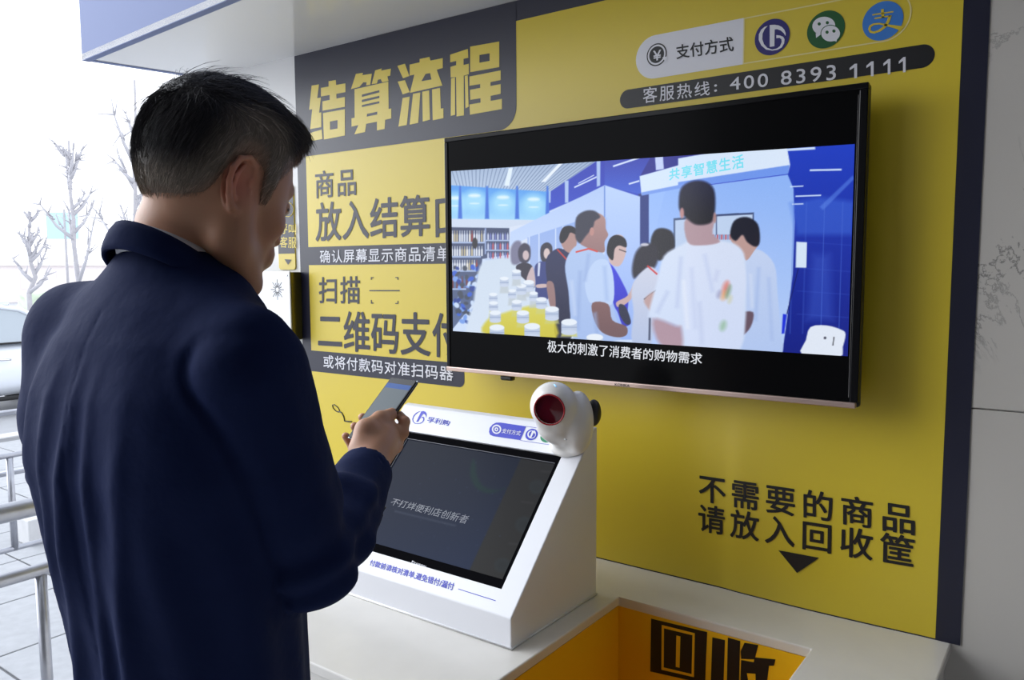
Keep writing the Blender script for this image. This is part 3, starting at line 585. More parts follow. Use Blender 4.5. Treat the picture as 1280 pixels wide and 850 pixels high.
# shelves with bottles
F_(A([(0, 340), (250, 344), (250, 452), (140, 470), (130, 620), (0, 780)]), (52, 66, 104), (92, 110, 150))
for zrow, x1_, bh in ((400, 148, 46), (458, 130, 40), (516, 110, 42), (590, 70, 50)):
    for k in range(int(x1_/10)+1):
        x = 8+k*10+rng.uniform(-1, 1); col = [(222, 228, 240), (205, 215, 235), (235, 232, 225), (190, 180, 150), (150, 60, 60)][rng.choice(5, p=[.4, .25, .15, .12, .08])]
        if zrow == 590: col = (110, 50, 60) if k % 2 else (90, 110, 160)
        F_(A([(x-3.6, zrow), (x-3.6, zrow-bh*.6), (x-1.5, zrow-bh*.8), (x-1.5, zrow-bh), (x+1.5, zrow-bh), (x+1.5, zrow-bh*.8), (x+3.6, zrow-bh*.6), (x+3.6, zrow)]), col, soft=.5)
    F_(A([(0, zrow), (x1_+4, zrow), (x1_+4, zrow+6), (0, zrow+6)]), (175, 195, 235))
for zrow in (392, 432, 470):
    for k in range(9):
        x = 164+k*10; F_(A([(x-3.2, zrow), (x-3.2, zrow-20), (x, zrow-30), (x+3.2, zrow-20), (x+3.2, zrow)]), [(200, 210, 240), (110, 120, 190), (190, 90, 110)][k % 3 if zrow > 395 else k % 2], soft=.5)
    F_(A([(152, zrow), (250, zrow), (250, zrow+5), (152, zrow+5)]), (180, 200, 238))
F_(A(ell(110, 405, 11, 22)), (28, 26, 36), soft=.8); F_(A([(150, 344), (156, 344), (156, 450), (150, 450)]), (150, 170, 215))
for k in range(60):
    x, y = rng.uniform(25, 130), rng.uniform(500, 740); F_(A(ell(x, y, rng.uniform(5, 12), rng.uniform(5, 14), rng.uniform(0, 3))), [(50, 95, 210), (120, 160, 235), (30, 60, 150), (200, 220, 250), (60, 70, 90)][rng.integers(5)], soft=.8)
F_(A(smooth_poly([(130, 500), (190, 470), (260, 470), (300, 520), (350, 600), (380, 800), (90, 800), (105, 640)])), (205, 220, 238), (215, 228, 246), soft=2)
# row of fridges
F_(A([(255, 360), (640, 168), (648, 300), (520, 330), (325, 385), (250, 420)]), (178, 203, 248), (196, 216, 252))
F_(A([(325, 382), (520, 318), (520, 560), (325, 560)]), (150, 180, 240), (170, 190, 235)); 
for x in (332, 372, 440, 470): pt.line(A([(x, 380-(x-325)*.3)])[0], A([(x, 560)])[0], 1.2, (215, 230, 255))
F_(A([(640, 168), (785, 215), (785, 800), (640, 800)]), (188, 212, 255), (150, 180, 245)); pt.line(A([(640, 170)])[0], A([(640, 310)])[0], 1.6, (110, 145, 220))
F_(A([(520, 300), (650, 300), (650, 420), (520, 420)]), (165, 195, 250))
# shop front kiosk with lettering
F_(B([(398, 188), (740, 130), (740, 800), (398, 800)]), (150, 188, 252), (182, 205, 250))
F_(C_(smooth_poly([(-60, 130), (303, 112), (320, 160), (324, 260), (318, 420), (300, 560), (285, 660), (-60, 660)], 3)), (140, 180, 250), (190, 212, 252), axis=1)
F_(B([(363, 122), (520, 78), (740, 22), (740, 115), (370, 192)]), (214, 232, 255)); F_(C_([(-30, 68), (120, 42), (298, 23), (310, 90), (-30, 142)]), (214, 232, 255), (222, 236, 255), axis=0)
F_(C_([(-30, 140), (308, 88), (304, 118), (-30, 158)]), (112, 152, 240)); F_(B([(370, 184), (600, 138), (600, 152), (372, 196)]), (120, 158, 240))
pt.line(C_([(-10, 158)])[0], C_([(303, 116)])[0], .8, (40, 55, 190))
# right: deep blue hall
F_(C_([(298, 20), (520, 10), (520, 690), (286, 660), (300, 560), (318, 420), (324, 260), (320, 160), (303, 118), (310, 88)]), (28, 62, 196), (18, 30, 130))
F_(C_([(310, 205), (400, 185), (505, 200), (500, 300), (330, 300)]), (70, 115, 225), soft=4, alpha=.5); F_(C_([(380, 360), (430, 360), (440, 560), (360, 560)]), (60, 90, 200), soft=6, alpha=.5)
for a, b, w in (((300, 42), (386, 37), 3), ((370, 104), (466, 102), 2.2), ((310, 154), (350, 152), 1.4), ((326, 183), (404, 180), 1.6), ((316, 207), (350, 206), 1.4)): pt.line(C_([a])[0], C_([b])[0], w, (205, 225, 255))
for x in (322, 360, 415, 470): pt.line(C_([(x, 200)])[0], C_([(x-12, 600)])[0], .9, (75, 110, 215), alpha=.6)
for y in (320, 400, 470, 540): pt.line(C_([(330, y)])[0], C_([(500, y+12)])[0], .7, (60, 90, 200), alpha=.5)
F_(C_([(400, 215), (500, 120), (505, 130), (410, 225)]), (90, 130, 230), soft=1, alpha=.6)
F_(C_([(329, 321), (361, 323), (359, 400), (327, 399)]), (215, 232, 252)); pt.line(C_([(335, 402)])[0], C_([(300, 540)])[0], 1, (14, 20, 90))
F_(C_([(288, 540), (300, 542), (292, 600), (284, 600)]), (30, 50, 220))
F_(C_(smooth_poly([(372, 580), (420, 575), (465, 588), (478, 602), (470, 640), (458, 672), (346, 664), (358, 620)], 3)), (228, 236, 250)); pt.line(C_([(443, 610)])[0], C_([(440, 636)])[0], 1.4, (60, 60, 70)); F_(C_(ell(416, 613, 4, 4)), (60, 60, 80))
# monitor behind the group
F_(B([(492, 282), (740, 262), (740, 400), (492, 400)]), (70, 90, 130)); F_(B([(498, 290), (740, 270), (740, 400), (498, 400)]), (188, 208, 240)); F_(C_([(85, 238), (200, 232), (200, 300), (85, 300)]), (60, 75, 120)); F_(C_([(88, 244), (196, 238), (196, 300), (88, 300)]), (192, 212, 242))
for k in range(14): F_(B([(640+k*8, 345), (645+k*8, 344), (645+k*8, 362), (640+k*8, 363)]), [(190, 60, 70), (120, 140, 190)][k % 2])
# people, far to near
sk, hr = (205, 175, 170), (22, 22, 34)
F_(A(smooth_poly([(256, 430), (275, 398), (300, 405), (300, 480), (262, 490)])), (120, 120, 150), soft=1.5); F_(A(smooth_poly([(288, 430), (310, 405), (335, 420), (335, 470), (310, 490), (290, 470)])), (60, 58, 80), soft=1); F_(A(ell(318, 455, 13, 20)), (205, 185, 190), soft=.8)
F_(A(smooth_poly([(278, 500), (310, 485), (345, 500), (356, 560), (350, 590), (320, 560), (290, 530)])), (45, 42, 60)); F_(A(smooth_poly([(320, 560), (345, 500), (357, 560), (350, 585)])), (200, 180, 185))
F_(A(smooth_poly([(380, 420), (405, 402), (426, 420), (422, 470), (400, 490), (380, 470)])), (50, 48, 66)); F_(A(ell(404, 448, 13, 22)), (215, 195, 195)); F_(A(smooth_poly([(355, 500), (385, 480), (420, 500), (420, 600), (400, 640), (360, 630), (358, 560)])), (48, 62, 130)); F_(A([(368, 485), (378, 485), (374, 540), (366, 540)]), (210, 220, 245)); F_(A(smooth_poly([(362, 575), (400, 572), (405, 585), (365, 588)])), (205, 180, 180))
# man in navy shirt
F_(A(smooth_poly([(402, 470), (440, 430), (470, 430), (500, 450), (510, 600), (505, 790), (440, 790), (432, 660), (405, 560)])), (34, 42, 88), (24, 26, 56)); F_(A(smooth_poly([(404, 565), (432, 572), (440, 668), (420, 668), (408, 620)])), (150, 118, 118))
F_(A(smooth_poly([(458, 365), (480, 338), (515, 342), (526, 365), (524, 420), (505, 446), (478, 435), (462, 405)])), (176, 140, 136)); F_(A(smooth_poly([(456, 375), (470, 342), (500, 334), (524, 348), (525, 370), (500, 362), (488, 385), (470, 405), (458, 400)])), hr); pt.line(A([(446, 430)])[0], A([(492, 480)])[0], 1.8, (200, 60, 60))
# woman in blue with glasses
F_(B(smooth_poly([(232, 455), (262, 465), (300, 530), (320, 580), (318, 640), (330, 680), (300, 690), (280, 640), (262, 600)])), (52, 58, 225), (40, 40, 190)); F_(B(smooth_poly([(245, 400), (262, 350), (300, 350), (312, 400), (300, 445), (280, 465), (250, 450)])), (208, 180, 178)); F_(B(smooth_poly([(238, 405), (248, 362), (275, 345), (308, 360), (313, 392), (285, 385), (268, 400), (262, 440), (246, 430)])), hr); pt.line(B([(285, 400)])[0], B([(312, 410)])[0], 1, (20, 20, 30)); F_(B(smooth_poly([(275, 600), (318, 575), (345, 520), (352, 530), (330, 590), (285, 620)])), (200, 170, 170)); F_(B(smooth_poly([(285, 610), (310, 618), (330, 675), (312, 685), (288, 650)])), (30, 34, 66))
# big man in pale shirt, left
F_(A(smooth_poly([(478, 500), (500, 440), (540, 408), (585, 412), (640, 455), (672, 540), (668, 640), (690, 720), (702, 800), (520, 800), (500, 700), (492, 600)])), (176, 200, 240), (165, 190, 238), soft=.8)
F_(A(smooth_poly([(560, 560), (600, 480), (655, 480), (678, 560), (670, 655), (600, 650), (575, 640)])), (190, 212, 248)); F_(A(smooth_poly([(590, 650), (655, 655), (672, 720), (728, 745), (730, 780), (690, 790), (630, 770), (598, 720)])), (128, 92, 92), (110, 80, 84))
F_(A(smooth_poly([(530, 350), (545, 300), (600, 280), (640, 300), (645, 345), (655, 372), (640, 400), (640, 440), (610, 440), (560, 420), (535, 400)])), (178, 140, 136), (150, 116, 118)); F_(A(smooth_poly([(520, 360), (525, 300), (560, 274), (600, 274), (622, 298), (600, 315), (592, 340), (560, 380), (540, 405), (524, 390)])), (52, 54, 72), soft=1.2); F_(A(ell(588, 358, 9, 17)), (190, 140, 135))
pt.line(A([(522, 442)])[0], A([(575, 428)])[0], 2, (215, 70, 60)); pt.line(A([(575, 428)])[0], A([(612, 440)])[0], 2, (215, 70, 60))
# women in the middle
F_(B(smooth_poly([(405, 380), (420, 330), (455, 320), (490, 340), (495, 400), (470, 430), (430, 440)])), hr, soft=1.4); F_(B(smooth_poly([(335, 470), (350, 410), (385, 380), (425, 385), (432, 440), (410, 480), (370, 490), (342, 510)])), (30, 28, 44), soft=2); F_(B(ell(382, 382, 16, 6)), (200, 200, 215), soft=1)
F_(B(smooth_poly([(332, 560), (350, 510), (400, 465), (440, 500), (432, 560), (420, 640), (405, 760), (335, 750), (340, 640)])), (206, 212, 232), (180, 195, 228), soft=1.2); pt.line(B([(392, 462)])[0], B([(430, 495)])[0], 2, (205, 50, 55)); pt.line(B([(440, 545)])[0], B([(380, 590)])[0], 1.6, (40, 45, 60)); F_(B(smooth_poly([(380, 590), (430, 560), (425, 650), (400, 630)])), (190, 160, 160), soft=1.5)
F_(B([(398, 660), (406, 660), (404, 745), (396, 745)]), (70, 80, 110))
# boy right of centre
F_(C_(smooth_poly([(148, 400), (170, 360), (215, 345), (262, 390), (272, 480), (282, 600), (278, 662), (150, 655), (150, 560)])), (196, 212, 244), (180, 202, 244), soft=.9); F_(C_(smooth_poly([(150, 540), (198, 535), (190, 580), (160, 610), (132, 612), (145, 575)])), (105, 85, 100), soft=1)
F_(C_(smooth_poly([(128, 300), (150, 262), (200, 258), (215, 320), (200, 350), (176, 378), (160, 345), (135, 325)])), (190, 155, 150)); F_(C_(smooth_poly([(128, 300), (140, 258), (178, 246), (212, 268), (218, 320), (205, 336), (180, 322), (165, 300), (145, 318)])), (20, 22, 40), soft=1.2)
# big man in white, back to us
F_(B(smooth_poly([(398, 640), (430, 520), (455, 425), (520, 385), (560, 368), (660, 368), (740, 390), (765, 480), (740, 800), (530, 800), (520, 700), (410, 660)], 4)), (214, 226, 248), (205, 220, 248), soft=2)
F_(C_(smooth_poly([(0, 320), (100, 322), (150, 345), (175, 420), (168, 520), (150, 650), (0, 640)], 4)), (216, 226, 248), (210, 222, 250), soft=2)
F_(B(smooth_poly([(415, 665), (500, 690), (522, 700), (520, 780), (440, 760)])), (175, 145, 160), soft=3); F_(B(smooth_poly([(540, 280), (640, 280), (640, 340), (668, 372), (600, 385), (545, 372)])), (178, 150, 160), soft=1.2)
F_(B(smooth_poly([(512, 230), (520, 170), (560, 142), (610, 142), (645, 172), (650, 240), (640, 290), (615, 305), (575, 305), (545, 285), (520, 260)])), (22, 24, 58), (16, 14, 26), soft=1.8); F_(B(ell(524, 262, 8, 20)), (190, 140, 140), soft=1.2); F_(B(ell(648, 280, 6, 20)), (170, 130, 130), soft=1.2)
for (x, y, r_x, r_y, c) in ((690, 545, 12, 26, (225, 120, 105)), (682, 575, 12, 18, (230, 170, 120)), (700, 560, 7, 25, (110, 150, 110)), (706, 590, 6, 14, (205, 205, 160)), (680, 690, 12, 20, (150, 190, 160)), (664, 570, 6, 14, (150, 150, 190))): F_(B(ell(x, y, r_x, r_y, .3)), c, soft=3, alpha=.75)
# soft cloth folds on the shirts
for (x0, y0, x1, y1, w, cl_) in ((520, 430, 505, 620, 5, (185, 198, 235)), (560, 470, 575, 700, 6, (196, 208, 240)), (610, 420, 640, 560, 5, (192, 205, 240)), (470, 560, 430, 640, 5, (182, 196, 232)), (590, 600, 600, 760, 7, (194, 206, 238)), (530, 520, 545, 700, 4, (234, 240, 252)), (660, 480, 650, 520, 6, (196, 206, 238))): pt.line(B([(x0, y0)])[0], B([(x1, y1)])[0], w*.7, cl_, soft=3, alpha=.7)
for (x0, y0, x1, y1, w, cl_) in ((540, 520, 530, 760, 5, (150, 175, 225)), (600, 690, 612, 790, 5, (146, 172, 224)), (575, 450, 560, 560, 4, (150, 175, 225)), (640, 500, 650, 640, 5, (160, 186, 235)), (505, 560, 520, 700, 4, (200, 216, 246))): pt.line(A([(x0, y0)])[0], A([(x1, y1)])[0], w*.8, cl_, soft=2.5, alpha=.7)
for (x0, y0, x1, y1, w, cl_) in ((215, 400, 205, 560, 4, (165, 188, 235)), (245, 430, 255, 620, 4, (168, 190, 236)), (190, 420, 195, 520, 3, (215, 226, 248))): pt.line(C_([(x0, y0)])[0], C_([(x1, y1)])[0], w*.9, cl_, soft=2.5, alpha=.7)
# bottles of yellow juice in front
F_(A(smooth_poly([(160, 720), (230, 690), (340, 660), (400, 660), (440, 800), (160, 780)])), (215, 208, 70), (205, 190, 20), soft=2, alpha=.9)
for (x, y, w) in ((185, 625, 17), (262, 610, 16), (330, 575, 22), (300, 590, 20), (230, 560, 18), (280, 530, 18), (350, 620, 17), (382, 645, 22), (186, 660, 18), (281, 655, 20), (193, 700, 23), (306, 700, 25), (425, 685, 28), (200, 760, 30), (344, 755, 32), (495, 738, 32), (600, 800, 34)):
    F_(A([(x-w*.8, y+10), (x+w*.8, y+10), (x+w*1.05, y+50), (x-w*1.05, y+50)]), (188, 198, 205) if y < 640 else (205, 205, 120), soft=1.2, alpha=.75 if w < 30 else .9)
    F_(A([(x-w, y-10), (x+w, y-10), (x+w, y+w), (x-w, y+w)]), (188, 202, 226)); F_(A(ell(x, y-10, w, w*.42)), (232, 240, 250)); pt.line(A([(x-w, y+w*.35)])[0], A([(x+w, y+w*.35)])[0], .8, (140, 158, 195)); F_(A(ell(x, y+w, w, w*.35)), (200, 212, 235))
pt.c *= (1+.004*rng.standard_normal((len(pt.c), 1)))
npmesh('screen_picture', V3, grid_quads(nx, ny), vcol_mat('screen_light', .95, .15), TV, col=s2l(np.clip(pt.c, 0, 1)))
mat('subtitle_light', (.02, .02, .02), .2, emit=rgb(225, 228, 235), es=.95); mat('header_light', (.02, .02, .02), .2, emit=rgb(120, 225, 245), es=.95)
text('subtitle', '极大的刺激了消费者的购物需求', [(684.7, 425.0), (878, 441.5), (877.2, 455.5), (684.2, 440)], 'subtitle_light', TV, lambda a, b: W(a, b, TY+.0006), .005, 1.02)
text('header_lettering', '共享智慧生活', [(837, 211.5), (929, 192.5), (930, 209.5), (836.5, 225.5)], 'header_light', TV, lambda a, b: W(a, b, TY+.0004), .02, 1.15)

# ------------------------------------------------------------------ kiosk display picture
nu, nv = 200, 130; U, Vv = np.meshgrid(np.linspace(0, 1, nu+1), np.linspace(0, 1, nv+1)); U, Vv = U.ravel(), Vv.ravel()
u0, u1, v0, v1 = su0+.0205, su1-.0125, sv0+.0228, sv1-.0208
V3 = np.array([KP(u0+(u1-u0)*a, v0+(v1-v0)*b, -.0075) for a, b in zip(U, Vv)]); kp = Painter(proj(V3)); kp.c[:] = np.array((34, 45, 72))/255
D = crop(460, 520, 3.269); F_ = kp.fill
F_(D([(-100, 60), (640, 60), (640, 180), (405, 660), (-100, 560)]), (30, 38, 58), (40, 56, 92), axis=1, soft=1)
F_(D([(636, 150), (900, 150), (900, 760), (405, 700), (405, 650)]), (50, 51, 54), (58, 58, 58), soft=.8)
F_(D(smooth_poly([(430, 175), (418, 215), (422, 260), (450, 300), (500, 315), (560, 295), (520, 302), (470, 285), (445, 240), (440, 195)])), (32, 62, 66), soft=2)
for x, y, r in ((640, 445, 38), (690, 290, 32), (550, 610, 34)): F_(D(ell(x, y, r, r*.9)), (58, 68, 74), soft=2, alpha=.6); F_(D(ell(x, y, r*.6, r*.5)), (52, 56, 60), soft=2, alpha=.6)
for x, y in ((735, 225), (655, 350), (605, 520)): F_(D([(x-30, y-5), (x+22, y+2), (x+20, y+10), (x-32, y+4)]), (70, 70, 72), soft=1.2, alpha=.5)
F_(D([(110, 385), (360, 445), (357, 452), (108, 392)]), (66, 76, 102), soft=1)
for k in range(26): F_(D(ell(rng.uniform(200, 560), rng.uniform(130, 560), 2.2, 2.2)), (62, 78, 112), soft=.8, alpha=.6)
DP2 = npmesh('display_picture', V3, grid_quads(nu, nv), vcol_mat('display_light', .55, .15, .03), DP, col=s2l(kp.c))
mat('display_letter_light', (.02, .02, .02), .2, emit=rgb(52, 60, 84), es=.8)
text('display_lettering', '不打烊便利店创新者', [D([(105, 335)])[0], D([(418, 408)])[0], D([(400, 442)])[0], D([(88, 362)])[0]], 'display_letter_light', DP, KF(-.0068), .004)
text('small_lettering', 'Protou', [cl([(440, 72)])[0], cl([(560, 110)])[0], cl([(552, 130)])[0], cl([(434, 92)])[0]], 'white_print', DP, KF(-.0028), .01)

# ------------------------------------------------------------------ signed-distance modelling
def surface(fn, lo, hi, h):
    "naive surface nets of fn<0 on a grid of cell h"
    lo, hi = np.asarray(lo, float), np.asarray(hi, float); n = np.ceil((hi-lo)/h).astype(int)+1
    ax = [lo[i]+h*np.arange(n[i]) for i in range(3)]
    B = 6; nb = -(-n//B); cx = [lo[i]+h*(np.arange(nb[i])*B+(B-1)/2) for i in range(3)]
    X, Y, Z = np.meshgrid(*cx, indexing='ij'); cd_ = fn(np.stack([X, Y, Z], -1).reshape(-1, 3)).reshape(nb)   # coarse pass: only blocks near the surface are refined
    D = np.repeat(np.repeat(np.repeat(cd_, B, 0), B, 1), B, 2)[:n[0], :n[1], :n[2]].astype(np.float32)
    blk = np.argwhere(np.abs(cd_) < h*B*.87*1.35+.004); off = np.stack(np.meshgrid(np.arange(B), np.arange(B), np.arange(B), indexing='ij'), -1).reshape(-1, 3)
    for i0 in range(0, len(blk), 3000):
        I_ = (blk[i0:i0+3000, None, :]*B+off[None]).reshape(-1, 3); I_ = I_[(I_ < n).all(1)]; D[I_[:, 0], I_[:, 1], I_[:, 2]] = fn(lo+h*I_)
    s = D < 0; c = s[:-1, :-1, :-1].astype(np.int8)
    tot = sum(s[a:n[0]-1+a, b:n[1]-1+b, d:n[2]-1+d].astype(np.int8) for a in (0, 1) for b in (0, 1) for d in (0, 1))
    act = (tot > 0) & (tot < 8); idx = -np.ones(act.shape, np.int64); I = np.argwhere(act); idx[act] = np.arange(len(I))
    acc = np.zeros((len(I), 3)); cnt = np.zeros(len(I))
    cor = [(a, b, d) for a in (0, 1) for b in (0, 1) for d in (0, 1)]
    for p in cor:
        for q in cor:
            if sum(q) == sum(p)+1 and all(y >= x for x, y in zip(p, q)):
                dp = D[I[:, 0]+p[0], I[:, 1]+p[1], I[:, 2]+p[2]]; dq = D[I[:, 0]+q[0], I[:, 1]+q[1], I[:, 2]+q[2]]
                m = (dp < 0) != (dq < 0); t = dp[m]/(dp[m]-dq[m]); acc[m] += np.array(p)+t[:, None]*(np.array(q)-np.array(p)); cnt[m] += 1
    V = lo+h*(I+acc/cnt[:, None]); Fs = []
    for a in range(3):
        b, c_ = (a+1) % 3, (a+2) % 3
        sl0 = [slice(None)]*3; sl1 = [slice(None)]*3; sl0[a] = slice(0, -1); sl1[a] = slice(1, None)
        E = np.argwhere(s[tuple(sl0)] != s[tuple(sl1)]); E = E[(E[:, b] > 0) & (E[:, c_] > 0) & (E[:, b] < n[b]-1) & (E[:, c_] < n[c_]-1)]
        ob = np.zeros(3, int); ob[b] = 1; oc = np.zeros(3, int); oc[c_] = 1
        g = lambda Q: idx[Q[:, 0], Q[:, 1], Q[:, 2]]
        q = np.stack([g(E-ob-oc), g(E-oc), g(E), g(E-ob)], -1); fl = s[E[:, 0], E[:, 1], E[:, 2]]
        q[~fl] = q[~fl][:, ::-1]; Fs.append(q)
    F = np.concatenate(Fs); return V, F[(F >= 0).all(1)]
def smin(a, b, k): h = np.clip(.5+.5*(b-a)/k, 0, 1); return b*(1-h)+a*h-k*h*(1-h)
def smax(a, b, k): return -smin(-a, -b, k)
def cap(P, a, b, ra, rb):
    a, b = np.asarray(a, float), np.asarray(b, float); e = b-a; t = np.clip(((P-a)@e)/(e@e), 0, 1); return np.linalg.norm(P-a-t[:, None]*e, axis=1)-(ra+(rb-ra)*t)
def elli(P, c, r, M=None):
    q = P-np.asarray(c, float); q = q@M if M is not None else q; r = np.asarray(r, float)
    k0 = np.linalg.norm(q/r, axis=1); k1 = np.linalg.norm(q/(r*r), axis=1)+1e-9; return k0*(k0-1)/k1
def chain(P, pts, rad, k=.01):
    d = None
    for i in range(len(pts)-1):
        c = cap(P, pts[i], pts[i+1], rad[i], rad[i+1]); d = c if d is None else smin(d, c, k)
    return d
def unit(v): v = np.asarray(v, float); return v/np.linalg.norm(v)

# ------------------------------------------------------------------ barcode scanner standing on the kiosk's upper right corner
hc = at(692, 507, 1.765); rr = .0525
SCN = thing('barcode_scanner', 'white round-headed barcode scanner with a dark red window on top of the terminal', 'barcode scanner', tuple(hc-[0, 0, .09]))
foot = KF(.0)(712, 552)
look = unit(at(678, 521, 1.66)-hc)                                # the window looks down and out over the counter
ux = unit(np.cross([0, 0, 1], look)); uz = np.cross(look, ux); LM = np.stack([ux, look, uz], -1)
back = unit([-look[0], -look[1], 0])
top_n = n_
fb = foot+n_*.004
def scan_sdf(P):
    head = elli(P, hc, (rr, rr*1.02, rr*1.02), LM)
    nk = chain(P, [hc-look*.012-np.array([0, 0, .012]), hc-look*.024-np.array([0, 0, .045]), fb+n_*.012], [.046, .040, .034], .02)
    d = smin(head, nk, .012)
    base = elli(P, fb+s_*.0, (.050, .045, .020), np.stack([np.array([1., 0, 0]), s_, n_], -1)); d = smin(d, base, .012)
    bk = elli(P, at(722, 528, 1.80), (.036, .052, .072), LM); d = smin(d, bk, .012)
    cut = (P-(hc+look*.0445))@look; d = smax(d, cut, .004)
    hole = np.maximum(np.linalg.norm(np.cross(P-hc, look), axis=1)-.0325, -((P-(hc+look*.036))@look)); d = np.maximum(d, -hole)
    yy = (P-hc)@look; sm = np.abs(yy+.012)-.0007; d = np.where((sm < 0) & (head < .003) & (P[:, 2] > hc[2]+.005), d+.0012, d)
    under = (P-fb)@n_; d = np.maximum(d, -(under+.003))
    return d
V, F = surface(scan_sdf, hc-[.11, .12, .13], hc+[.11, .12, .07], .0022); npmesh('body', V, F, 'scanner_white', SCN, True)
ring_pts = [hc+look*.0432+.0335*(math.cos(t)*ux+math.sin(t)*uz) for t in np.linspace(0, 2*math.pi, 33)[:-1]]
V = [hc+look*.0395+np.array([0, 0, 0])]+[hc+look*.0375+.0332*(math.cos(t)*ux+math.sin(t)*uz) for t in np.linspace(0, 2*math.pi, 41)[:-1]]; V += [v-look*.002 for v in V]
F = [(0, 1+i, 1+(i+1) % 40) for i in range(40)]+[(41, 42+(i+1) % 40, 42+i) for i in range(40)]+[(1+i, 42+i, 42+(i+1) % 40, 1+(i+1) % 40) for i in range(40)]
WN = mesh('window', V, F, 'scanner_lens', SCN); tube('window_rim', ring_pts, .0018, 'lens_rim', WN, 8, closed=True)
mat('led_blue', rgb(150, 205, 250), .3, emit=rgb(150, 205, 250), es=.5)
up = unit(np.cross(look, ux))*-1 if np.cross(look, ux)[2] < 0 else unit(np.cross(look, ux))
def on_head(a, b, o=0.0): # a: toward look, b: toward camera-right
    v = unit(up+look*a+ux*b); return hc+v*(rr*1.02+o)
tube('status_light', [on_head(.30, .10, -.001), on_head(.42, .20, -.001), on_head(.5, .24, -.001)], .0022, 'led_blue', SCN, 8)
bk_c = hc+at(1, 0, 1)*0-look*.060+np.array([0, 0, -.004])
kn = at(742, 516, 1.82)
V, F = surface(lambda P: elli(P, kn, (.017, .020, .031)), kn-.04, kn+.04, .002); npmesh('cable_grip', V, F, 'black_plastic', SCN, True)
tube('latch', [at(705, 549, 1.700), at(709, 550, 1.700)], .0014, 'steel_plate', SCN, 6)

# ------------------------------------------------------------------ railings outside
def post(name, x, y, z0, z1, r, parent): return tube(name, [(x, y, z0), (x, y, z1)], r, 'steel_rail', parent, 14)
def railing(x, y0, y1, rails, posts, base, label):
    t = thing('queue_railing', label, 'railing', (x, (y0+y1)/2, base), 'steel railings on the pavement')
    for z0_, z1_, r in rails:
        tube('rail', [(x, y0, z0_), (x, y1, z1_)], r, 'steel_rail', t, 16)
    for y, z0_, z1_, r in posts: post('post', x, y, z0_, z1_, r, t)
    for y, z0_, z1_, r in posts:
        if z0_ <= base+.01: tube('base_flange', [(x, y, base), (x, y, base+.008)], .05, 'steel_rail', t, 16)
    return t
railing(-1.159, -2.6, .9, [(.815, .815, .031), (.602, .602, .0215)], [(-.672, -.15, .595, .018), (-2.4, -.15, .80, .018), (.75, -.15, .80, .018)], -.15, 'steel railing with the thick handrail nearest the man')
ra = [(-.102, .15, .63, .0165), (-1.6, -.15, .63, .0165), (1.4, -.15, .63, .0165), (.35, .15, .63, .0165), (-.85, .15, .63, .0165), (.9, .15, .63, .0165)]
railing(-2.83, -1.7, 1.5, [(.642, .642, .014), (.158, .158, .014)], ra, -.15, 'thin steel railing behind the thick handrail')
x_ = float(at(0, 517, 5.4)[0]); zR = float(at(0, 517, 5.4)[2])
railing(x_, -1.0, 4.0, [(zR, zR, .018), (zR-.42, zR-.42, .018)], [(-.9, -.15, zR, .018), (1.6, -.15, zR, .018), (3.9, -.15, zR, .018)], -.15, 'farthest steel railing in front of the parked car')
cb_ = W(50, 672, -.15, 2)
q = thing('stone_block', 'pale square stone block on the paving behind the railings', 'stone block', (float(cb_[0]), float(cb_[1]), -.15))
box('block', cb_[0]-.14, cb_[0]+.14, cb_[1]-.12, cb_[1]+.24, -.15, .02, 'concrete', q, .01)

# ------------------------------------------------------------------ parked car
CO = thing('parked_car', 'silver white car parked on the road behind the railings', 'car', (-10.45, 1.95, -.3))
def car_rings():
    # stations along y (front is +y): half width, z levels of the side profile
    st = [(-2.2, .70, .55, .95), (-2.0, .80, .30, 1.0), (-1.2, .86, .22, 1.02), (0, .88, .20, .98), (1.2, .86, .22, .92), (1.7, .82, .26, .85), (2.1, .70, .34, .70), (2.2, .60, .40, .62)]
    V, F = [], []; m = 14
    for y, hw, zb, zt in st:
        for k in range(m):
            a = 2*math.pi*(k+.5)/m; c, s = math.cos(a), math.sin(a); x = hw*np.sign(c)*abs(c)**.45; z = (zb+zt)/2+(zt-zb)/2*np.sign(s)*abs(s)**.6; V.append((-10.45+x, 1.95-y, -.3+z))
    for i in range(len(st)-1):
        for k in range(m): F.append((i*m+k, i*m+(k+1) % m, (i+1)*m+(k+1) % m, (i+1)*m+k))
    F.append(tuple(range(m))[::-1]); F.append(tuple((len(st)-1)*m+k for k in range(m))); return V, F
V, F = car_rings(); F = [f[::-1] for f in F]; bo = mesh('body_shell', V, F, 'car_paint', CO, True); md = bo.modifiers.new('s', 'SUBSURF'); md.levels = md.render_levels = 2
gx_ = -10.45
def cab(name, pts, hw0, hw1, m):
    V = []; n = len(pts)
    for s in (-1, 1):
        for y, z in pts: t = (z-.93)/.5; V.append((gx_+s*(hw0+(hw1-hw0)*t), 1.95-y, -.3+z))
    F = [tuple(range(n)), tuple(range(n, 2*n))[::-1]]+[(i, (i+1) % n, n+(i+1) % n, n+i) for i in range(n)]
    o = mesh(name, V, F, m, CO); return o
cab('cabin_glass', [(-1.55, .96), (-.85, 1.36), (-.3, 1.46), (.35, 1.42), (1.35, .94)], .80, .60, 'car_glass')
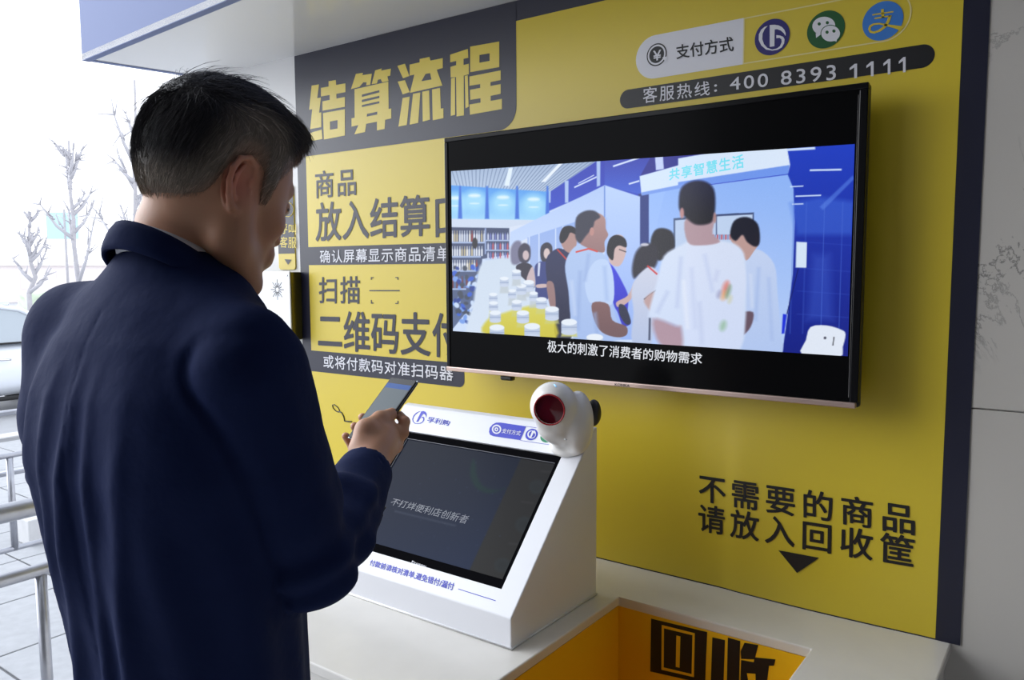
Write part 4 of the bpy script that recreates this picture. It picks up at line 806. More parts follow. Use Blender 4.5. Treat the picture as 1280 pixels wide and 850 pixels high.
for s in (-1, 1):
    P = lambda y, z: (gx_+s*(.805+(.605-.805)*(z-.93)/.5), 1.95-y, -.3+z)
    tube('roof_pillar', [P(-1.58, .96), P(-.85, 1.375), P(-.3, 1.475), (P(.35, 1.435)), P(1.95, .95)], .032, 'car_paint', CO, 8)
    tube('door_pillar', [P(-.35, .95), P(-.38, 1.43)], .03, 'car_paint', CO, 8); tube('window_sill', [P(-1.9, .955), P(1.15, .945)], .014, 'rubber', CO, 6)
    M = Matrix.Translation((gx_+s*.97, 1.95-.53, -.3+.99))
    box('wing_mirror', -.09, .09, -.05, .07, -.06, .07, 'car_paint', CO, .03, 3, M)
    tube('door_handle', [(gx_+s*.895, 1.95+.02, -.3+.80), (gx_+s*.895, 1.95-.15, -.3+.81)], .013, 'chrome', CO, 8); tube('door_handle', [(gx_+s*.895, 1.95+.62, -.3+.75), (gx_+s*.895, 1.95+.45, -.3+.755)], .013, 'chrome', CO, 8)
    tube('door_seam', [(gx_+s*.882, 1.95+.33, -.3+.30), (gx_+s*.885, 1.95+.33, -.3+.6), (gx_+s*.835, 1.95+.36, -.3+.94)], .005, 'rubber', CO, 6); tube('side_skirt', [(gx_+s*.84, 1.95+1.1, -.3+.25), (gx_+s*.84, 1.95-1.1, -.3+.25)], .03, 'rubber', CO, 8)
    for y in (-1.35, 1.4):
        WH = tube('wheel', [(gx_+s*.68, 1.95-y, 0.02), (gx_+s*.88, 1.95-y, 0.02)], .32, 'rubber', CO, 28); tube('wheel_disc', [(gx_+s*.87, 1.95-y, 0.02), (gx_+s*.892, 1.95-y, 0.02)], .21, 'chrome', WH, 20)
bm = bmesh.new(); bevel_box(bm, gx_-.56, gx_+.56, 1.95+.75, 1.95-.3, -.3+1.44, -.3+1.475, .015, 2); me = bpy.data.meshes.new('roof'); bm.to_mesh(me); bm.free(); link('roof', me, 'car_paint', CO)

# ------------------------------------------------------------------ bare street trees, banner, hedge, far house
def tree(px, dep_, ztop_px, seed, label, lean=0.0, green=False):
    r = np.random.default_rng(seed); b = at(px, 336, dep_); base = np.array([b[0], b[1], -.3]); h = at(px, ztop_px, dep_)[2]+.3
    t = thing('bare_tree', label, 'tree', tuple(base), 'bare winter trees along the street')
    tr_ = [base+np.array([lean*k/8*CR[0], lean*k/8*CR[1], h*k/8])+np.append(r.normal(0, .04, 2), 0)*(k > 0) for k in range(9)]
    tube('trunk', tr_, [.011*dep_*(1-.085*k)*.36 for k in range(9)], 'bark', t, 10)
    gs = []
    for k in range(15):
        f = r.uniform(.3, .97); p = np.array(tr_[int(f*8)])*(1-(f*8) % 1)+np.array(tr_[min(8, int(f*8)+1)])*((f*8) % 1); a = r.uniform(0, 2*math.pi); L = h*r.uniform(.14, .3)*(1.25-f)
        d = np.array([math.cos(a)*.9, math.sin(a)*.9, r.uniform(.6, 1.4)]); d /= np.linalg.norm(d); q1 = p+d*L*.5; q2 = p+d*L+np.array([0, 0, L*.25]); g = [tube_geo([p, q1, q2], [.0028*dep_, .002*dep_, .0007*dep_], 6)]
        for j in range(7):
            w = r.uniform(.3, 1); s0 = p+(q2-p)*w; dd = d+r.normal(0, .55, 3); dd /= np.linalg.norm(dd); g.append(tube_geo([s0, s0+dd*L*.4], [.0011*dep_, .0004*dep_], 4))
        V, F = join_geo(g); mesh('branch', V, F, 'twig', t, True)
    return t
tree(160, 15, 105, 1, 'tallest bare street tree just left of the man\'s head', .3); tree(95, 19, 178, 2, 'slim bare street tree left of the light blue banner pole'.replace('left of', 'beside')); tree(33, 21, 265, 3, 'small forked bare tree above the car roof', .2)
b = at(84, 336, 24); BNn = thing('street_banner', 'small pale blue banner on a thin pole between the bare trees', 'banner', (b[0], b[1], -.3)); zt1_, zt0_ = at(84, 266, 24)[2], at(84, 299, 24)[2]
tube('pole', [(b[0], b[1], -.3), (b[0], b[1], zt1_+.1)], .04, 'bark', BNn, 8); d = CR*.42
V = [np.array([b[0], b[1], z])+CR*sx_+CF*sy_ for z in (zt0_, zt1_) for sx_ in (-.55, .4) for sy_ in (-.01, .01)]; me_ = mesh('banner_cloth', V, [(0, 1, 3, 2), (4, 6, 7, 5), (0, 2, 6, 4), (1, 5, 7, 3), (0, 4, 5, 1), (2, 3, 7, 6)], 'banner_blue', BNn)
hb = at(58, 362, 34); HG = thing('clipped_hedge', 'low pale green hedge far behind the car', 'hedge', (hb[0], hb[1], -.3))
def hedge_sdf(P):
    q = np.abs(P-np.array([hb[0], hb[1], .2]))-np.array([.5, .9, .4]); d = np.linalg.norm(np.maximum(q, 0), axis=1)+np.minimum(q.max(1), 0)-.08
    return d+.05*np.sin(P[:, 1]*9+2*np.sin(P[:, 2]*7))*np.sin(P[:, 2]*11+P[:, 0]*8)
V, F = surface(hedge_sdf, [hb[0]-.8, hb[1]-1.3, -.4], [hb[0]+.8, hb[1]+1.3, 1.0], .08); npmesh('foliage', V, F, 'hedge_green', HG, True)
fb_ = at(20, 336, 48); HS = thing('far_building', 'pale low building far away across the street', 'building', (fb_[0], fb_[1], -.3))
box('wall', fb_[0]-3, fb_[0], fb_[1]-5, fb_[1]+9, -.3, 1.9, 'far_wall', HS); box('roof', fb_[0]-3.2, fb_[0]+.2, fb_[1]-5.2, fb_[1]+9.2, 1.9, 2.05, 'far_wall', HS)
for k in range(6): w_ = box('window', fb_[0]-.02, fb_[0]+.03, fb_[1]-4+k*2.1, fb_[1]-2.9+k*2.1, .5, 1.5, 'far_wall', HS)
# ------------------------------------------------------------------ the man
PH = thing('mobile_phone', 'black smartphone with a lit pale screen held in the man\'s right hand', 'phone', (.58, -.897, 1.295))
pA = at(434, 546, 1.332); pB = at(488.5, 471, 1.401); pC = at(521.4, 475, 1.360); pL = unit(pB-pA); pW = pC-pB; pW = unit(pW-pL*(pW@pL)); pN = np.cross(pW, pL)
PLn, PWd, PT = .135, .066, .0085
def pbox(name, w0, w1, l0, l1, m0, m1, m, bev, seg=3):
    M = Matrix(((pW[0], pL[0], pN[0], pA[0]), (pW[1], pL[1], pN[1], pA[1]), (pW[2], pL[2], pN[2], pA[2]), (0, 0, 0, 1))); return box(name, w0, w1, l0, l1, m0, m1, m, PH, bev, seg, M)
mat('phone_black', (.012, .013, .015), .25, coat=.4); mat('phone_glass', (.01, .012, .015), .3, spec=.15); mat('phone_screen', rgb(55, 64, 70), .3, emit=rgb(110, 130, 140), es=.2, spec=.15); mat('phone_bar', rgb(30, 60, 120), .3, emit=rgb(40, 95, 165), es=.35, spec=.1); mat('silver_edge', rgb(150, 160, 170), .25, metal=.8)
pbox('case', 0, PWd, 0, PLn, -PT, -.0012, 'phone_black', .0035); pbox('side_frame', -.0004, PWd+.0004, -.0004, PLn+.0004, -.0035, -.0022, 'silver_edge', .0006, 1)
pbox('front_glass', .0008, PWd-.0008, .0008, PLn-.0008, -.0012, -.0002, 'phone_glass', .0006, 1)
pbox('screen', .003, PWd-.003, .014, PLn-.024, -.0002, .0001, 'phone_screen', 0); pbox('screen_header', .003, PWd-.003, PLn-.024, PLn-.0135, -.0002, .0001, 'phone_bar', 0)

pn = at(229, 331, 1.0); phi = math.radians(3)
bR = np.array([math.cos(phi), math.sin(phi), 0]); bF = np.array([-math.sin(phi), math.cos(phi), 0]); bZ = np.array([0, 0, 1.])
def Lc(a, b, c): return pn+bR*a+bF*b+bZ*c
MAN = thing('person', 'man in a navy blue suit jacket seen from behind, head bowed over a phone', 'person', (float(pn[0]), float(pn[1]), 0))
H = at(265, 242, .99); psi, pit = math.radians(-4), math.radians(19)
hX = np.array([math.cos(psi), math.sin(psi), 0]); hYh = np.array([-math.sin(psi), math.cos(psi), 0]); hY = hYh*math.cos(pit)-bZ*math.sin(pit); hZ = np.cross(hX, hY)
HM = np.stack([hX, hY, hZ], -1)
def hl(P): return (P-H)@HM            # world -> head frame
def hw(x, y, z): return H+hX*x+hY*y+hZ*z
I3 = np.eye(3)
def head_core(q):
    d = elli(q, (0, -.004, .052), (.074, .088, .082)); d = smin(d, elli(q, (0, -.022, .02), (.066, .062, .064)), .03)
    d = smin(d, elli(q, (0, .035, .015), (.064, .056, .070)), .03)
    qs = q.copy(); qs[:, 0] = np.abs(qs[:, 0])
    d = smin(d, cap(qs, (.050, .012, -.058), (.018, .070, -.096), .020, .017), .03)        # jaw line
    d = smin(d, cap(qs, (.056, .0, -.020), (.050, .012, -.058), .020, .020), .03)
    d = smin(d, elli(q, (0, .068, -.093), (.022, .018, .016)), .018)                         # chin
    d = smin(d, elli(q, (0, .045, -.045), (.046, .044, .046)), .025)
    d = smin(d, elli(qs, (.042, .060, -.018), (.020, .020, .018)), .02)                      # cheek bone
    d = smin(d, cap(qs, (.006, .087, .034), (.040, .076, .032), .0075, .0065), .012)         # brow
    d = smax(d, -elli(qs, (.031, .094, .013), (.018, .014, .0115)), .010)                    # eye socket
    d = smin(d, elli(qs, (.030, .078, .012), (.013, .0125, .012)), .003)                     # lids over the eye
    d = smin(d, chain(q, [(0, .086, .020), (0, .094, -.008), (0, .099, -.022)], [.007, .008, .009], .008), .009)
    d = smin(d, elli(qs, (.011, .092, -.028), (.0085, .010, .0075)), .006)
    d = smin(d, chain(qs, [(.0, .0935, -.0475), (.012, .0895, -.0485), (.021, .082, -.051)], [.0058, .0055, .003], .004), .004)
    d = smin(d, chain(qs, [(.0, .0915, -.058), (.012, .0880, -.0575), (.020, .081, -.054)], [.0068, .0062, .003], .004), .004)
    d = smin(d, elli(q, (0, .083, -.052), (.030, .012, .02)), .012)
    return d
er, eb = unit((.42, -.90, 0)), None
def ear_sdf(q, sgn):
    q = q.copy(); q[:, 0] *= sgn
    o = np.array([.0655, -.006, .002]); t = math.radians(-8); fl = math.radians(9)
    # ear plane: e forward (flared out at the back), g up (tilted back), n out
    e = np.array([-math.sin(fl), math.cos(fl), 0]); g = unit(np.array([0, math.sin(t), math.cos(t)])); n = np.cross(e, g); n = n if n[0] > 0 else -n
    k = q-o; a, b, c = k@e, k@g, k@n; p = np.stack([a, b, c], -1)
    rim = [(.006, .004, .010), (.012, .016, .010), (.009, .028, .012), (-.003, .0345, .014), (-.016, .030, .015), (-.0225, .016, .015), (-.0225, .000, .014), (-.017, -.015, .012), (-.008, -.028, .010), (.002, -.031, .008), (.007, -.022, .007)]
    d = chain(p, rim, [.0030, .0032, .0034, .0035, .0036, .0035, .0033, .0034, .0048, .0052, .0032], .002)
    pl = elli(p, (-.006, .002, .004), (.0190, .031, .0035)); d = smin(d, pl, .0025)
    d = smin(d, chain(p, [(-.006, .024, .0115), (-.014, .010, .0125), (-.014, -.006, .012), (-.006, -.017, .010)], [.0025, .0032, .0032, .0026], .002), .003)
    d = smin(d, elli(p, (.0095, -.006, .010), (.004, .006, .004)), .003)
    d = smax(d, -elli(p, (-.001, -.003, .011), (.0085, .012, .011)), .002)
    d = smax(d, -elli(p, (.0045, -.003, .004), (.004, .005, .008)), .002)
    return np.where((np.abs(a) < .05) & (np.abs(b) < .06), d, 1.0)
neck0, neck1 = hw(0, -.028, -.030), Lc(0, .0, -.06)
def head_sdf(P):
    q = hl(P); d = head_core(q)
    nk = chain(P, [hw(0, -.012, -.020), Lc(0, .004, .045), Lc(0, .0, -.05)], [.052, .0525, .062], .02); d = smin(d, nk, .02)
    d = smin(d, chain(P, [hw(0, .02, -.05), Lc(0, .048, -.03)], [.035, .04], .02), .02)
    for s in (1, -1): d = smin(d, ear_sdf(q, s), .0025)
    d = smin(d, elli(P, Lc(0, -.014, -.078), (.070, .058, .030)), .02)
    return d
Vh, Fh = surface(head_sdf, H-[.14, .15, .24], H+[.14, .16, .155], .0016)

# right hand round the phone
def php(w, l, m): return pA+pW*w+pL*l+pN*m
wrist = at(459, 587, 1.215)
def rhand_sdf(P):
    d = chain(P, [wrist+unit(at(395, 695, .985)-wrist)*.07, wrist, at(468, 562, 1.262)], [.030, .0265, .0285], .012)
    d = smin(d, chain(P, [wrist, at(474, 550, 1.285), at(486, 540, 1.315)], [.025, .026, .019], .012), .014)
    d = smin(d, chain(P, [at(470, 566, 1.262), at(492, 556, 1.315)], [.024, .016], .01), .014)
    d = smin(d, chain(P, [wrist, php(.040, -.010, -.036)], [.022, .018], .01), .014)
    th = chain(P, [at(452, 562, 1.245), at(458, 538, 1.262), at(475, 524, 1.298), at(490, 517, 1.328)], [.021, .0175, .0125, .0098], .008); d = smin(d, th, .010)
    fs = [[php(.066, .030, -.036), php(.080, .044, -.028), php(.076, .062, -.021), php(.060, .070, -.0175)],
          [php(.058, .022, -.040), php(.030, .034, -.040), php(.004, .042, -.026), php(-.0065, .047, -.007)],
          [php(.052, .006, -.042), php(.022, .012, -.040), php(-.003, .019, -.028), php(-.0085, .026, -.006)],
          [php(.046, -.008, -.040), php(.016, -.008, -.036), php(-.006, -.002, -.026), php(-.0125, .004, -.006)]]
    rd = [[.0115, .0098, .0088, .0078], [.011, .0095, .0085, .0076], [.011, .0092, .0082, .0073], [.010, .0082, .0074, .0066]]
    d2 = None
    for p, r in zip(fs, rd):
        c = chain(P, p, r, .004); d2 = c if d2 is None else smin(d2, c, .0015)
    d = smin(d, d2, .006)
    q = P-pA; b = np.abs(np.stack([q@pW-PWd/2, q@pL-PLn/2, q@pN+PT/2], -1))-np.array([PWd/2+.0006, PLn/2+.0006, PT/2+.0006]); bx = np.linalg.norm(np.maximum(b, 0), axis=1)+np.minimum(b.max(1), 0)
    return np.maximum(d, -bx)
Vr, Fr = surface(rhand_sdf, np.minimum(wrist, pA)-.10, np.maximum(wrist, php(.09, .1, 0))+.06, .0018)
elbR = at(388, 701, .985); shR = Lc(.160, -.035, -.125)
shL = Lc(-.185, -.035, -.105); elbL = Lc(-.214, -.03, -.295); wrL = Lc(-.10, .20, -.34)
hd = unit(wrL-elbL); hs = unit(np.cross(hd, bZ)); hu = np.cross(hs, hd)
def lp(a, b, c): return wrL+hd*a+hs*b+hu*c
def lhand_sdf(P):
    d = chain(P, [elbL+(wrL-elbL)*.7, wrL, lp(.04, 0, 0)], [.032, .026, .028], .012)
    for b in (-.026, -.009, .009, .026): d = smin(d, cap(P, lp(.03, b*.6, 0), lp(.08, b, -.004), .017, .0125), .008)
    d2 = None
    for b, L in ((-.030, .058), (-.010, .074), (.010, .078), (.029, .070)):
        c = chain(P, [lp(.08, b, -.004), lp(.08+L*.45, b*1.05, -.014), lp(.08+L*.72, b*1.02, -.032), lp(.08+L*.85, b, -.050)], [.0105, .0095, .0085, .0072], .004); d2 = c if d2 is None else np.minimum(d2, c)
    d = smin(d, d2, .004)
    return smin(d, chain(P, [lp(.015, .024, -.008), lp(.045, .046, -.018), lp(.075, .052, -.030), lp(.095, .050, -.038)], [.018, .013, .0115, .009], .005), .008)
Vl, Fl = surface(lhand_sdf, wrL-.16, wrL+.20, .003)
footz = .03
hipR, hipL = Lc(.082, .0, -.66), Lc(-.082, .0, -.66)
hipR[2] = hipL[2] = .92
def foot_pts(h, out): k = h+bZ*(.50-h[2])+bF*.02; a = h+bZ*(.095-h[2])-bF*.01; return k, a, a+bF*.17+bR*out-bZ*.05
kR, aR, tR = foot_pts(hipR, .03); kL, aL, tL = foot_pts(hipL, -.03)
def core_sdf(P):
    d = chain(P, [Lc(0, -.015, -.05), Lc(0, -.036, -.22), Lc(0, -.014, -.45), Lc(0, .0, -.62)], [.052, .088, .085, .095], .06)
    for sh, el, wr, r2 in ((shR, elbR, wrist, .024), (shL, elbL, wrL, .024)): d = smin(d, chain(P, [Lc(0, -.02, -.10), sh, el, wr], [.045, .045, .036, r2], .02), .03)
    for h, k, a, t in ((hipR, kR, aR, tR), (hipL, kL, aL, tL)): d = smin(d, chain(P, [h, k, a, t], [.072, .055, .038, .028], .02), .03)
    return d
Vc, Fc = surface(core_sdf, [pn[0]-.42, pn[1]-.35, .0], [pn[0]+.42, pn[1]+.45, pn[2]], .009)
def skin_cols(V):
    n = len(V); base = np.tile(s2l(np.array([188, 140, 112])/255.), (n, 1)); q = hl(V)
    def mixc(m, c): nonlocal base; m = np.clip(m, 0, 1)[:, None]; base = base*(1-m)+s2l(np.array(c)/255.)*m
    g = lambda x, y, z, r: np.exp(-((np.abs(q[:, 0])-x)**2+(q[:, 1]-y)**2+(q[:, 2]-z)**2)/r**2)
    mixc(g(.075, -.015, .005, .03)*(np.abs(q[:, 0]) > .070)*.65, (205, 118, 100)); mixc(g(.045, .07, -.03, .025)*.3, (190, 115, 95))
    mixc(g(.008, .094, -.0525, .012)*.8, (150, 84, 80)); mixc(g(.0, .08, -.075, .04)*.25, (130, 110, 100))
    mixc(((q[:, 1] > .070) & (np.abs(q[:, 2]-.0365+.15*np.abs(np.abs(q[:, 0])-.026)) < .0042) & (np.abs(np.abs(q[:, 0])-.026) < .016))*1.0*(q[:, 2] > 0), (42, 34, 32))
    lash = (np.abs(q[:, 2]-.0095) < .0014) & (q[:, 1] > .082) & (np.abs(np.abs(q[:, 0])-.030) < .013); mixc(lash*1.0, (30, 24, 24))
    mo = np.exp(-((q[:, 0]-.072)**2+(q[:, 1]+.004)**2+(q[:, 2]+.044)**2)/.0022**2); 
    return base
Vs = np.concatenate([Vh, Vr, Vl, Vc]); o1 = len(Vh); o2 = o1+len(Vr); o3 = o2+len(Vl)
Fs_ = np.concatenate([Fh, Fr+o1, Fl+o2, Fc+o3])
vcol_mat('skin', rough=.48, spec=.4, sss=.25, bump=(260, .12, .0008))
npmesh('body', Vs, Fs_, 'skin', MAN, True, col=skin_cols(Vs))

# eyes under the lids
for s in (1, -1):
    V, F = surface(lambda P: np.linalg.norm(P-hw(s*.030, .0800, .0115), axis=1)-.0115, hw(s*.030, .08, .0115)-.014, hw(s*.030, .08, .0115)+.014, .0015)
    mat_ = MATS.get('eye_white') or mat('eye_white', rgb(215, 208, 202), .1); npmesh('eyeball', V, F, 'eye_white', MAN, True)

# hair: a close cap whose thickness grows towards the swept-forward top
def hairline(q):
    "signed height above the hairline, in the head frame"
    y = q[:, 1]; ys = [-.14, -.100, -.080, -.055, -.038, -.026, -.012, .004, .018, .024, .036, .044, .056, .072, .086, .10]
    zs = [-.052, -.052, -.052, -.044, -.022, .020, .036, .040, .030, -.008, -.006, .030, .046, .066, .074, .078]
    return q[:, 2]-np.interp(y, ys, zs)
def hthick(q):
    top = np.clip((q[:, 2]-.055)/.06, 0, 1); side = np.clip(hairline(q)/.03, 0, 1)
    front = np.clip((q[:, 1]+.01)/.09, 0, 1); back = np.clip((-.04-q[:, 1])/.05, 0, 1)*np.clip((q[:, 2]-.0)/.05, 0, 1)
    th = .0006+.0045*side+top*(.003+.006*front)+.0035*back
    ridge = np.exp(-((q[:, 0]-.046)/.020)**2)*top*(.003+.004*front)
    return th+ridge+.0011*np.sin(q[:, 0]*230+q[:, 1]*60)*top
def hair_sdf(P):
    q = hl(P); d = head_core(q)-hthick(q); d = smax(d, -hairline(q), .004)
    qf = elli(q, (.018, .060, .107), (.042, .024, .018)); d = smin(d, qf, .014)
    return d
Vx, Fx = surface(hair_sdf, H-[.14, .15, .14], H+[.14, .17, .175], .0024)
def hair_col(q, r=None):
    top = np.clip((q[:, 2]-.088+.9*np.clip(q[:, 1]-.02, 0, .05))/.025, 0, 1); bk = np.clip((-.040-q[:, 1]+.25*(q[:, 2]-.02))/.03, 0, 1)*np.clip((q[:, 2]+.01)/.03, 0, 1); k = np.clip(top+bk, 0, 1)
    low = np.clip(1-hairline(q)/.034, 0, 1)
    side = s2l(np.array([150, 138, 126])/255.); dark = s2l(np.array([58, 56, 60])/255.); skin_ = s2l(np.array([165, 124, 100])/255.)
    c = side*(1-k[:, None])+dark*k[:, None]; c = c*(1-.8*low[:, None])+skin_*.8*low[:, None]
    if r is not None: c = c*r[:, None]
    return c
vcol_mat('hair_fibre', rough=.45, spec=.35)
qx = hl(Vx); HA = npmesh('hair', Vx, Fx, 'hair_fibre', MAN, True, col=hair_col(qx)*.75)
# strands
def strands():
    sel = rng.choice(len(Vx), 30000, replace=True); P = Vx[sel]+rng.normal(0, .0009, (len(sel), 3)); q = hl(P)
    G = np.zeros_like(q); h_ = .001
    for i in range(3):
        e_ = np.zeros(3); e_[i] = h_; G[:, i] = (head_core(q+e_)-head_core(q-e_))/(2*h_)
    G /= np.linalg.norm(G, axis=1)[:, None]+1e-9
    ok = (hairline(q) > .0); q, G = q[ok], G[ok]; n = len(q)
    top = np.clip((q[:, 2]-.062)/.04, 0, 1); back = np.clip((-.02-q[:, 1])/.05, 0, 1)
    comb = np.zeros((n, 3)); comb[:, 1] = 1.0*top-.35*(1-top)*(1-back)-.1*back; comb[:, 2] = -.75*(1-top)-.4*back; comb[:, 0] = -.25*top*np.sign(q[:, 0])*(q[:, 1] < .0)+.25*top*(q[:, 1] >= 0)
    comb[:, 0] += np.where(back > .3, .55*back*np.where(q[:, 0] > 0, -.6, .4), 0)
    comb += rng.normal(0, .16, (n, 3)); comb -= G*(comb*G).sum(1)[:, None]*.9; comb /= np.linalg.norm(comb, axis=1)[:, None]+1e-9
    L = .005+.008*np.clip(hairline(q)/.05, 0, 1)+.013*top+.008*back*np.clip(q[:, 2]/.05, 0, 1); L *= rng.uniform(.7, 1.25, n)*np.where(q[:, 1] > .05, .6, 1)
    fly = (rng.uniform(0, 1, n) < .035) & (top > .5); L = np.where(fly, L*1.5, L)
    rt = .00022+.00018*top; lift = .10+.10*top+fly*.28
    pts = []
    for k in range(4):
        t = k/3; p = q+comb*(L*t)[:, None]+G*(L*(lift*t-(.10+lift*.45)*t*t)+.0006)[:, None]; pts.append(p)
    sd = np.cross(comb, G); V = np.zeros((n, 4, 3, 3)); 
    for k in range(4):
        r = (rt*(1-.8*k/3))[:, None]
        for j in range(3): a = 2*math.pi*j/3; V[:, k, j] = pts[k]+(sd*math.cos(a)+G*math.sin(a))*r
    idx = np.arange(n*12).reshape(n, 4, 3); Fq = []
    for k in range(3):
        for j in range(3): Fq.append(np.stack([idx[:, k, j], idx[:, k, (j+1) % 3], idx[:, k+1, (j+1) % 3], idx[:, k+1, j]], -1))
    V = V.reshape(-1, 3); Fq = np.concatenate(Fq); c = hair_col(q, rng.choice([.55, .8, 1.0, 1.5, 2.6], n, p=[.25, .3, .25, .14, .06])); c = np.repeat(c, 12, axis=0)
    return H+V@HM.T, Fq, c
V, F, c = strands(); st_ = npmesh('hair_strands', V, F, 'hair_fibre', MAN, True, col=c); tag(st_, kind='stuff')

# suit jacket
prof_c = np.array([.06, .02, -.02, -.05, -.09, -.15, -.24, -.34, -.46, -.58, -.70, -.86, -.90])
prof_w = np.array([.055, .064, .092, .130, .160, .180, .184, .172, .158, .150, .162, .190, .194])
prof_d = np.array([.055, .064, .076, .088, .102, .114, .122, .124, .120, .118, .128, .140, .142])
prof_o = np.array([-.004, -.006, -.012, -.020, -.028, -.034, -.034, -.024, -.012, -.002, .004, .004, .004])
def folds(a, b, c):
    th = np.arctan2(b, a)
    f = .0034*np.sin(th*7+1.2*np.sin(c*9)+c*4)*np.clip((-.12-c)/.2, 0, 1)+.0022*np.sin(th*13+2.1*np.sin(c*6+1)+c*9)*np.clip((-.2-c)/.2, 0, 1)
    # drag lines running down from the shoulder blades to the waist
    for t0, sl, wd, am in ((-2.45, .55, .10, .009), (-2.10, .9, .09, .008), (-1.72, 1.1, .10, .007), (-2.85, .2, .10, .008), (-1.35, .7, .08, .006), (-1.0, .9, .09, .006)):
        f -= am*np.exp(-((th-(t0+sl*(c+.30)))/wd)**2)*np.clip((-.10-c)/.12, 0, 1)*np.clip((c+.80)/.25, 0, 1)
    return f
slR = [shR+bR*.0, shR*.55+elbR*.45-bR*.004, elbR-bZ*.0, elbR*.5+wrist*.5-bZ*.006, wrist+unit(elbR-wrist)*.018]
slR_r = [.066, .062, .056, .052, .0430]
slL = [shL, shL*.5+elbL*.5-bR*.012, elbL, elbL*.5+wrL*.5, wrL+unit(elbL-wrL)*.01]; slL_r = [.066, .066, .060, .052, .043]
def sleeve_w(P, pts, rad):
    d = chain(P, pts, rad, .012); e1 = unit(pts[2]-pts[0]); e2 = unit(pts[4]-pts[2]); s1 = (P-pts[2])@e1; s2 = (P-pts[2])@e2
    w = .0036*np.sin(s1*85+9*((P-pts[2])@bR)+2*np.sin(s1*30))*np.exp(-(s1/.11)**2)+.0034*np.sin(s2*70+16*((P-pts[2])@bZ))*np.exp(-((s2-.05)/.09)**2)+.0032*np.sin(s2*46+((P-pts[2])@e1)*40)*(s2 > 0)*np.clip(s2/.06, 0, 1)
    return d+w*np.clip((np.linalg.norm(P-pts[4], axis=1)-.05)/.05, 0, 1)
def jacket_sdf(P, shell=True):
    k = P-pn; a, b, c = k@bR, k@bF, k@bZ
    w = np.interp(-c, -prof_c, prof_w); dd = np.interp(-c, -prof_c, prof_d); o = np.interp(-c, -prof_c, prof_o)
    bb = b-o; rr_ = (np.abs(a/w)**2.3+np.abs(bb/dd)**2.3)**(1/2.3); d = (rr_-1)*np.minimum(w, dd)*.9+folds(a, bb, c)
    d = smin(d, elli(P, Lc(.075, -.078, -.20), (.075, .055, .10)), .04); d = smin(d, elli(P, Lc(-.075, -.078, -.20), (.075, .055, .10)), .04)   # shoulder blades
    for s_ in (shR, shL): d = smin(d, cap(P, Lc(0, -.022, -.054), s_+bZ*.034, .055, .043), .035)       # shoulder slope
    sR = sleeve_w(P, slR, slR_r); sL = sleeve_w(P, slL, slL_r)
    cr = np.exp(-((d-sR)/.006)**2)*.005; d2 = smin(d, sR, .026)+cr*np.clip((-.06-c)/.04, 0, 1); d2 = smin(d2, sL, .045)
    d = d2-.0022*np.exp(-(a/.0035)**2)*0+np.where((np.abs(a) < .0022) & (b < 0) & (c < -.05), .0014, 0)      # centre back seam
    hem = -.86-c; d = smax(d, hem, .004)
    for w_, e_ in ((wrist, elbR), (wrL, elbL)):                         # open cuffs
        u = unit(w_-e_); s = (P-w_)@u; rad = np.linalg.norm((P-w_)-s[:, None]*u, axis=1); near = np.linalg.norm(P-w_, axis=1) < .12
        d = np.where(near, np.maximum(d, s+.004), d); bore = np.maximum(rad-.0365, -(s+.055)); d = np.where(near, np.maximum(d, -bore), d)
    # neck opening
    ring = c-(.000-.72*b); nr = np.sqrt(a*a+(b*.95)**2); d = smax(d, -smax(nr-.066, -(ring+.026), .004), .004)
    # front opening with lapels
    return d
Vj, Fj = surface(jacket_sdf, [pn[0]-.42, pn[1]-.30, pn[2]-.89], [pn[0]+.40, pn[1]+.48, pn[2]+.05], .0045)
mat('navy_wool', rgb(22, 34, 72), .85, sheen=0, spec=.12, bump=(11, .5, .012))
JK = npmesh('suit_jacket', Vj, Fj, 'navy_wool', MAN, True)
def band(name, r0, r1, z0f, z1f, th, m, parent, n=72, seg=5):
    "collar band: inner top ring r0 at z0f(b), falls outward to r1 at z1f(b)"
    V, F = [], []; rows = []
    for s in range(seg+1):
        t = s/seg; rows.append((t, 0))
    prof_ = [(t, +1) for t in np.linspace(0, 1, seg+1)]+[(t, -1) for t in np.linspace(1, 0, seg+1)]
    for i in range(n):
        an = 2*math.pi*i/n; ca, sa = math.cos(an), math.sin(an); m_ = len(prof_)
        for t, sd in prof_:
            bulge = .002*math.sin(math.pi*t); r = r0*(1-t)+r1*t+bulge+sd*th/2*(1 if 0 < t < 1 else .55); b_ = sa*r*(1.13 if sa > 0 else 1.02)
            z = z0f(sa*r0)*(1-t)+z1f(sa*r1)*t+(0.0 if sd > 0 else -.0008); V.append(Lc(ca*r, b_-.006, z))
    m_ = len(prof_)
    for i in range(n):
        for k in range(m_): F.append((i*m_+k, ((i+1) % n)*m_+k, ((i+1) % n)*m_+(k+1) % m_, i*m_+(k+1) % m_))
    return mesh(name, V, F, m, parent, True)
band('jacket_collar', .0690, .0830, lambda b: .001-(.74 if b < 0 else .92)*b, lambda b: -.036-.66*b, .007, 'navy_wool', MAN)
mat('shirt_white', rgb(222, 224, 232), .7, bump=(500, .2, .0004))
band('shirt_collar', .0645, .0675, lambda b: .0130-.57*b, lambda b: -.028-.66*b, .003, 'shirt_white', MAN)
uu = unit(elbR-wrist); V, F = tube_geo([wrist+uu*.004, wrist+uu*.03], [.0325, .0335], 28, cap=False); V2, F2 = tube_geo([wrist+uu*.004, wrist+uu*.03], [.031, .032], 28, cap=False)
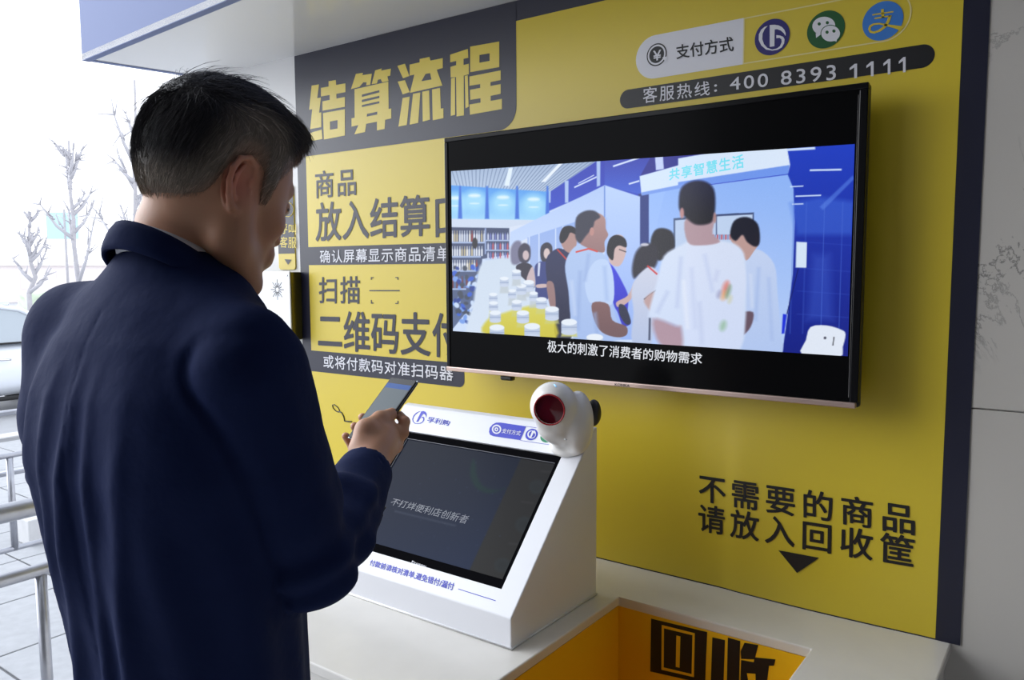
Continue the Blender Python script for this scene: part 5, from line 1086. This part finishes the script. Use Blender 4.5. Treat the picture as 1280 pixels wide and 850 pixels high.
V, F = join_geo([(V, F), (V2, [f[::-1] for f in F2])]); F += [(k, 56+k, 56+(k+1) % 28, (k+1) % 28) for k in range(28)]; mesh('shirt_cuff', V, F, 'shirt_white', MAN, True)
ax_ = unit(elbR-wrist); dr_ = unit(CR*.8-CU*.6-ax_*((CR*.8-CU*.6)@ax_)); mat('button_navy', (.012, .014, .03), .3)
for k in range(3):
    p_ = wrist+ax_*(.045+.020*k); p_ = p_+dr_*.02
    for _ in range(40):
        if jacket_sdf(p_[None])[0] > -.0005: break
        p_ = p_+dr_*.001
    tube('cuff_button', [p_-dr_*.001, p_+dr_*.0022], .0055, 'button_navy', JK, 14)
# trousers and shoes
def trouser_sdf(P):
    k = P-pn; c = k@bZ; d = elli(P, np.array([*Lc(0, .0, 0)[:2], .90]), (.150, .105, .12))
    for h, k_, a, t in ((hipR, kR, aR, tR), (hipL, kL, aL, tL)): d = smin(d, chain(P, [h-bZ*.02, k_, a+bZ*.0], [.090, .076, .064], .02), .03)
    d = d+.003*np.sin(P[:, 2]*40+P[:, 0]*30)*np.exp(-((P[:, 2]-.48)/.1)**2)+.003*np.sin(P[:, 2]*60)*np.exp(-((P[:, 2]-.12)/.07)**2)
    return np.maximum(d, .05-P[:, 2])
V, F = surface(trouser_sdf, [pn[0]-.25, pn[1]-.2, .04], [pn[0]+.25, pn[1]+.2, 1.02], .009); mat('trouser_cloth', rgb(24, 28, 48), .8, spec=.2); npmesh('trousers', V, F, 'trouser_cloth', MAN, True)
mat('shoe_leather', (.02, .016, .014), .3, coat=.3)
for a, t in ((aR, tR), (aL, tL)):
    f0 = np.array([a[0], a[1], 0])-bF*.035; f1 = np.array([t[0], t[1], 0])+bF*.03
    def shoe(P):
        d = chain(P, [f0+bZ*.045, f0*.5+f1*.5+bZ*.045, f1+bZ*.032], [.040, .042, .036], .02); return np.maximum(d, .001-P[:, 2])
    V, F = surface(shoe, np.minimum(f0, f1)-[.06, .06, .0], np.maximum(f0, f1)+[.06, .06, .10], .005); npmesh('shoe', V, F, 'shoe_leather', MAN, True)
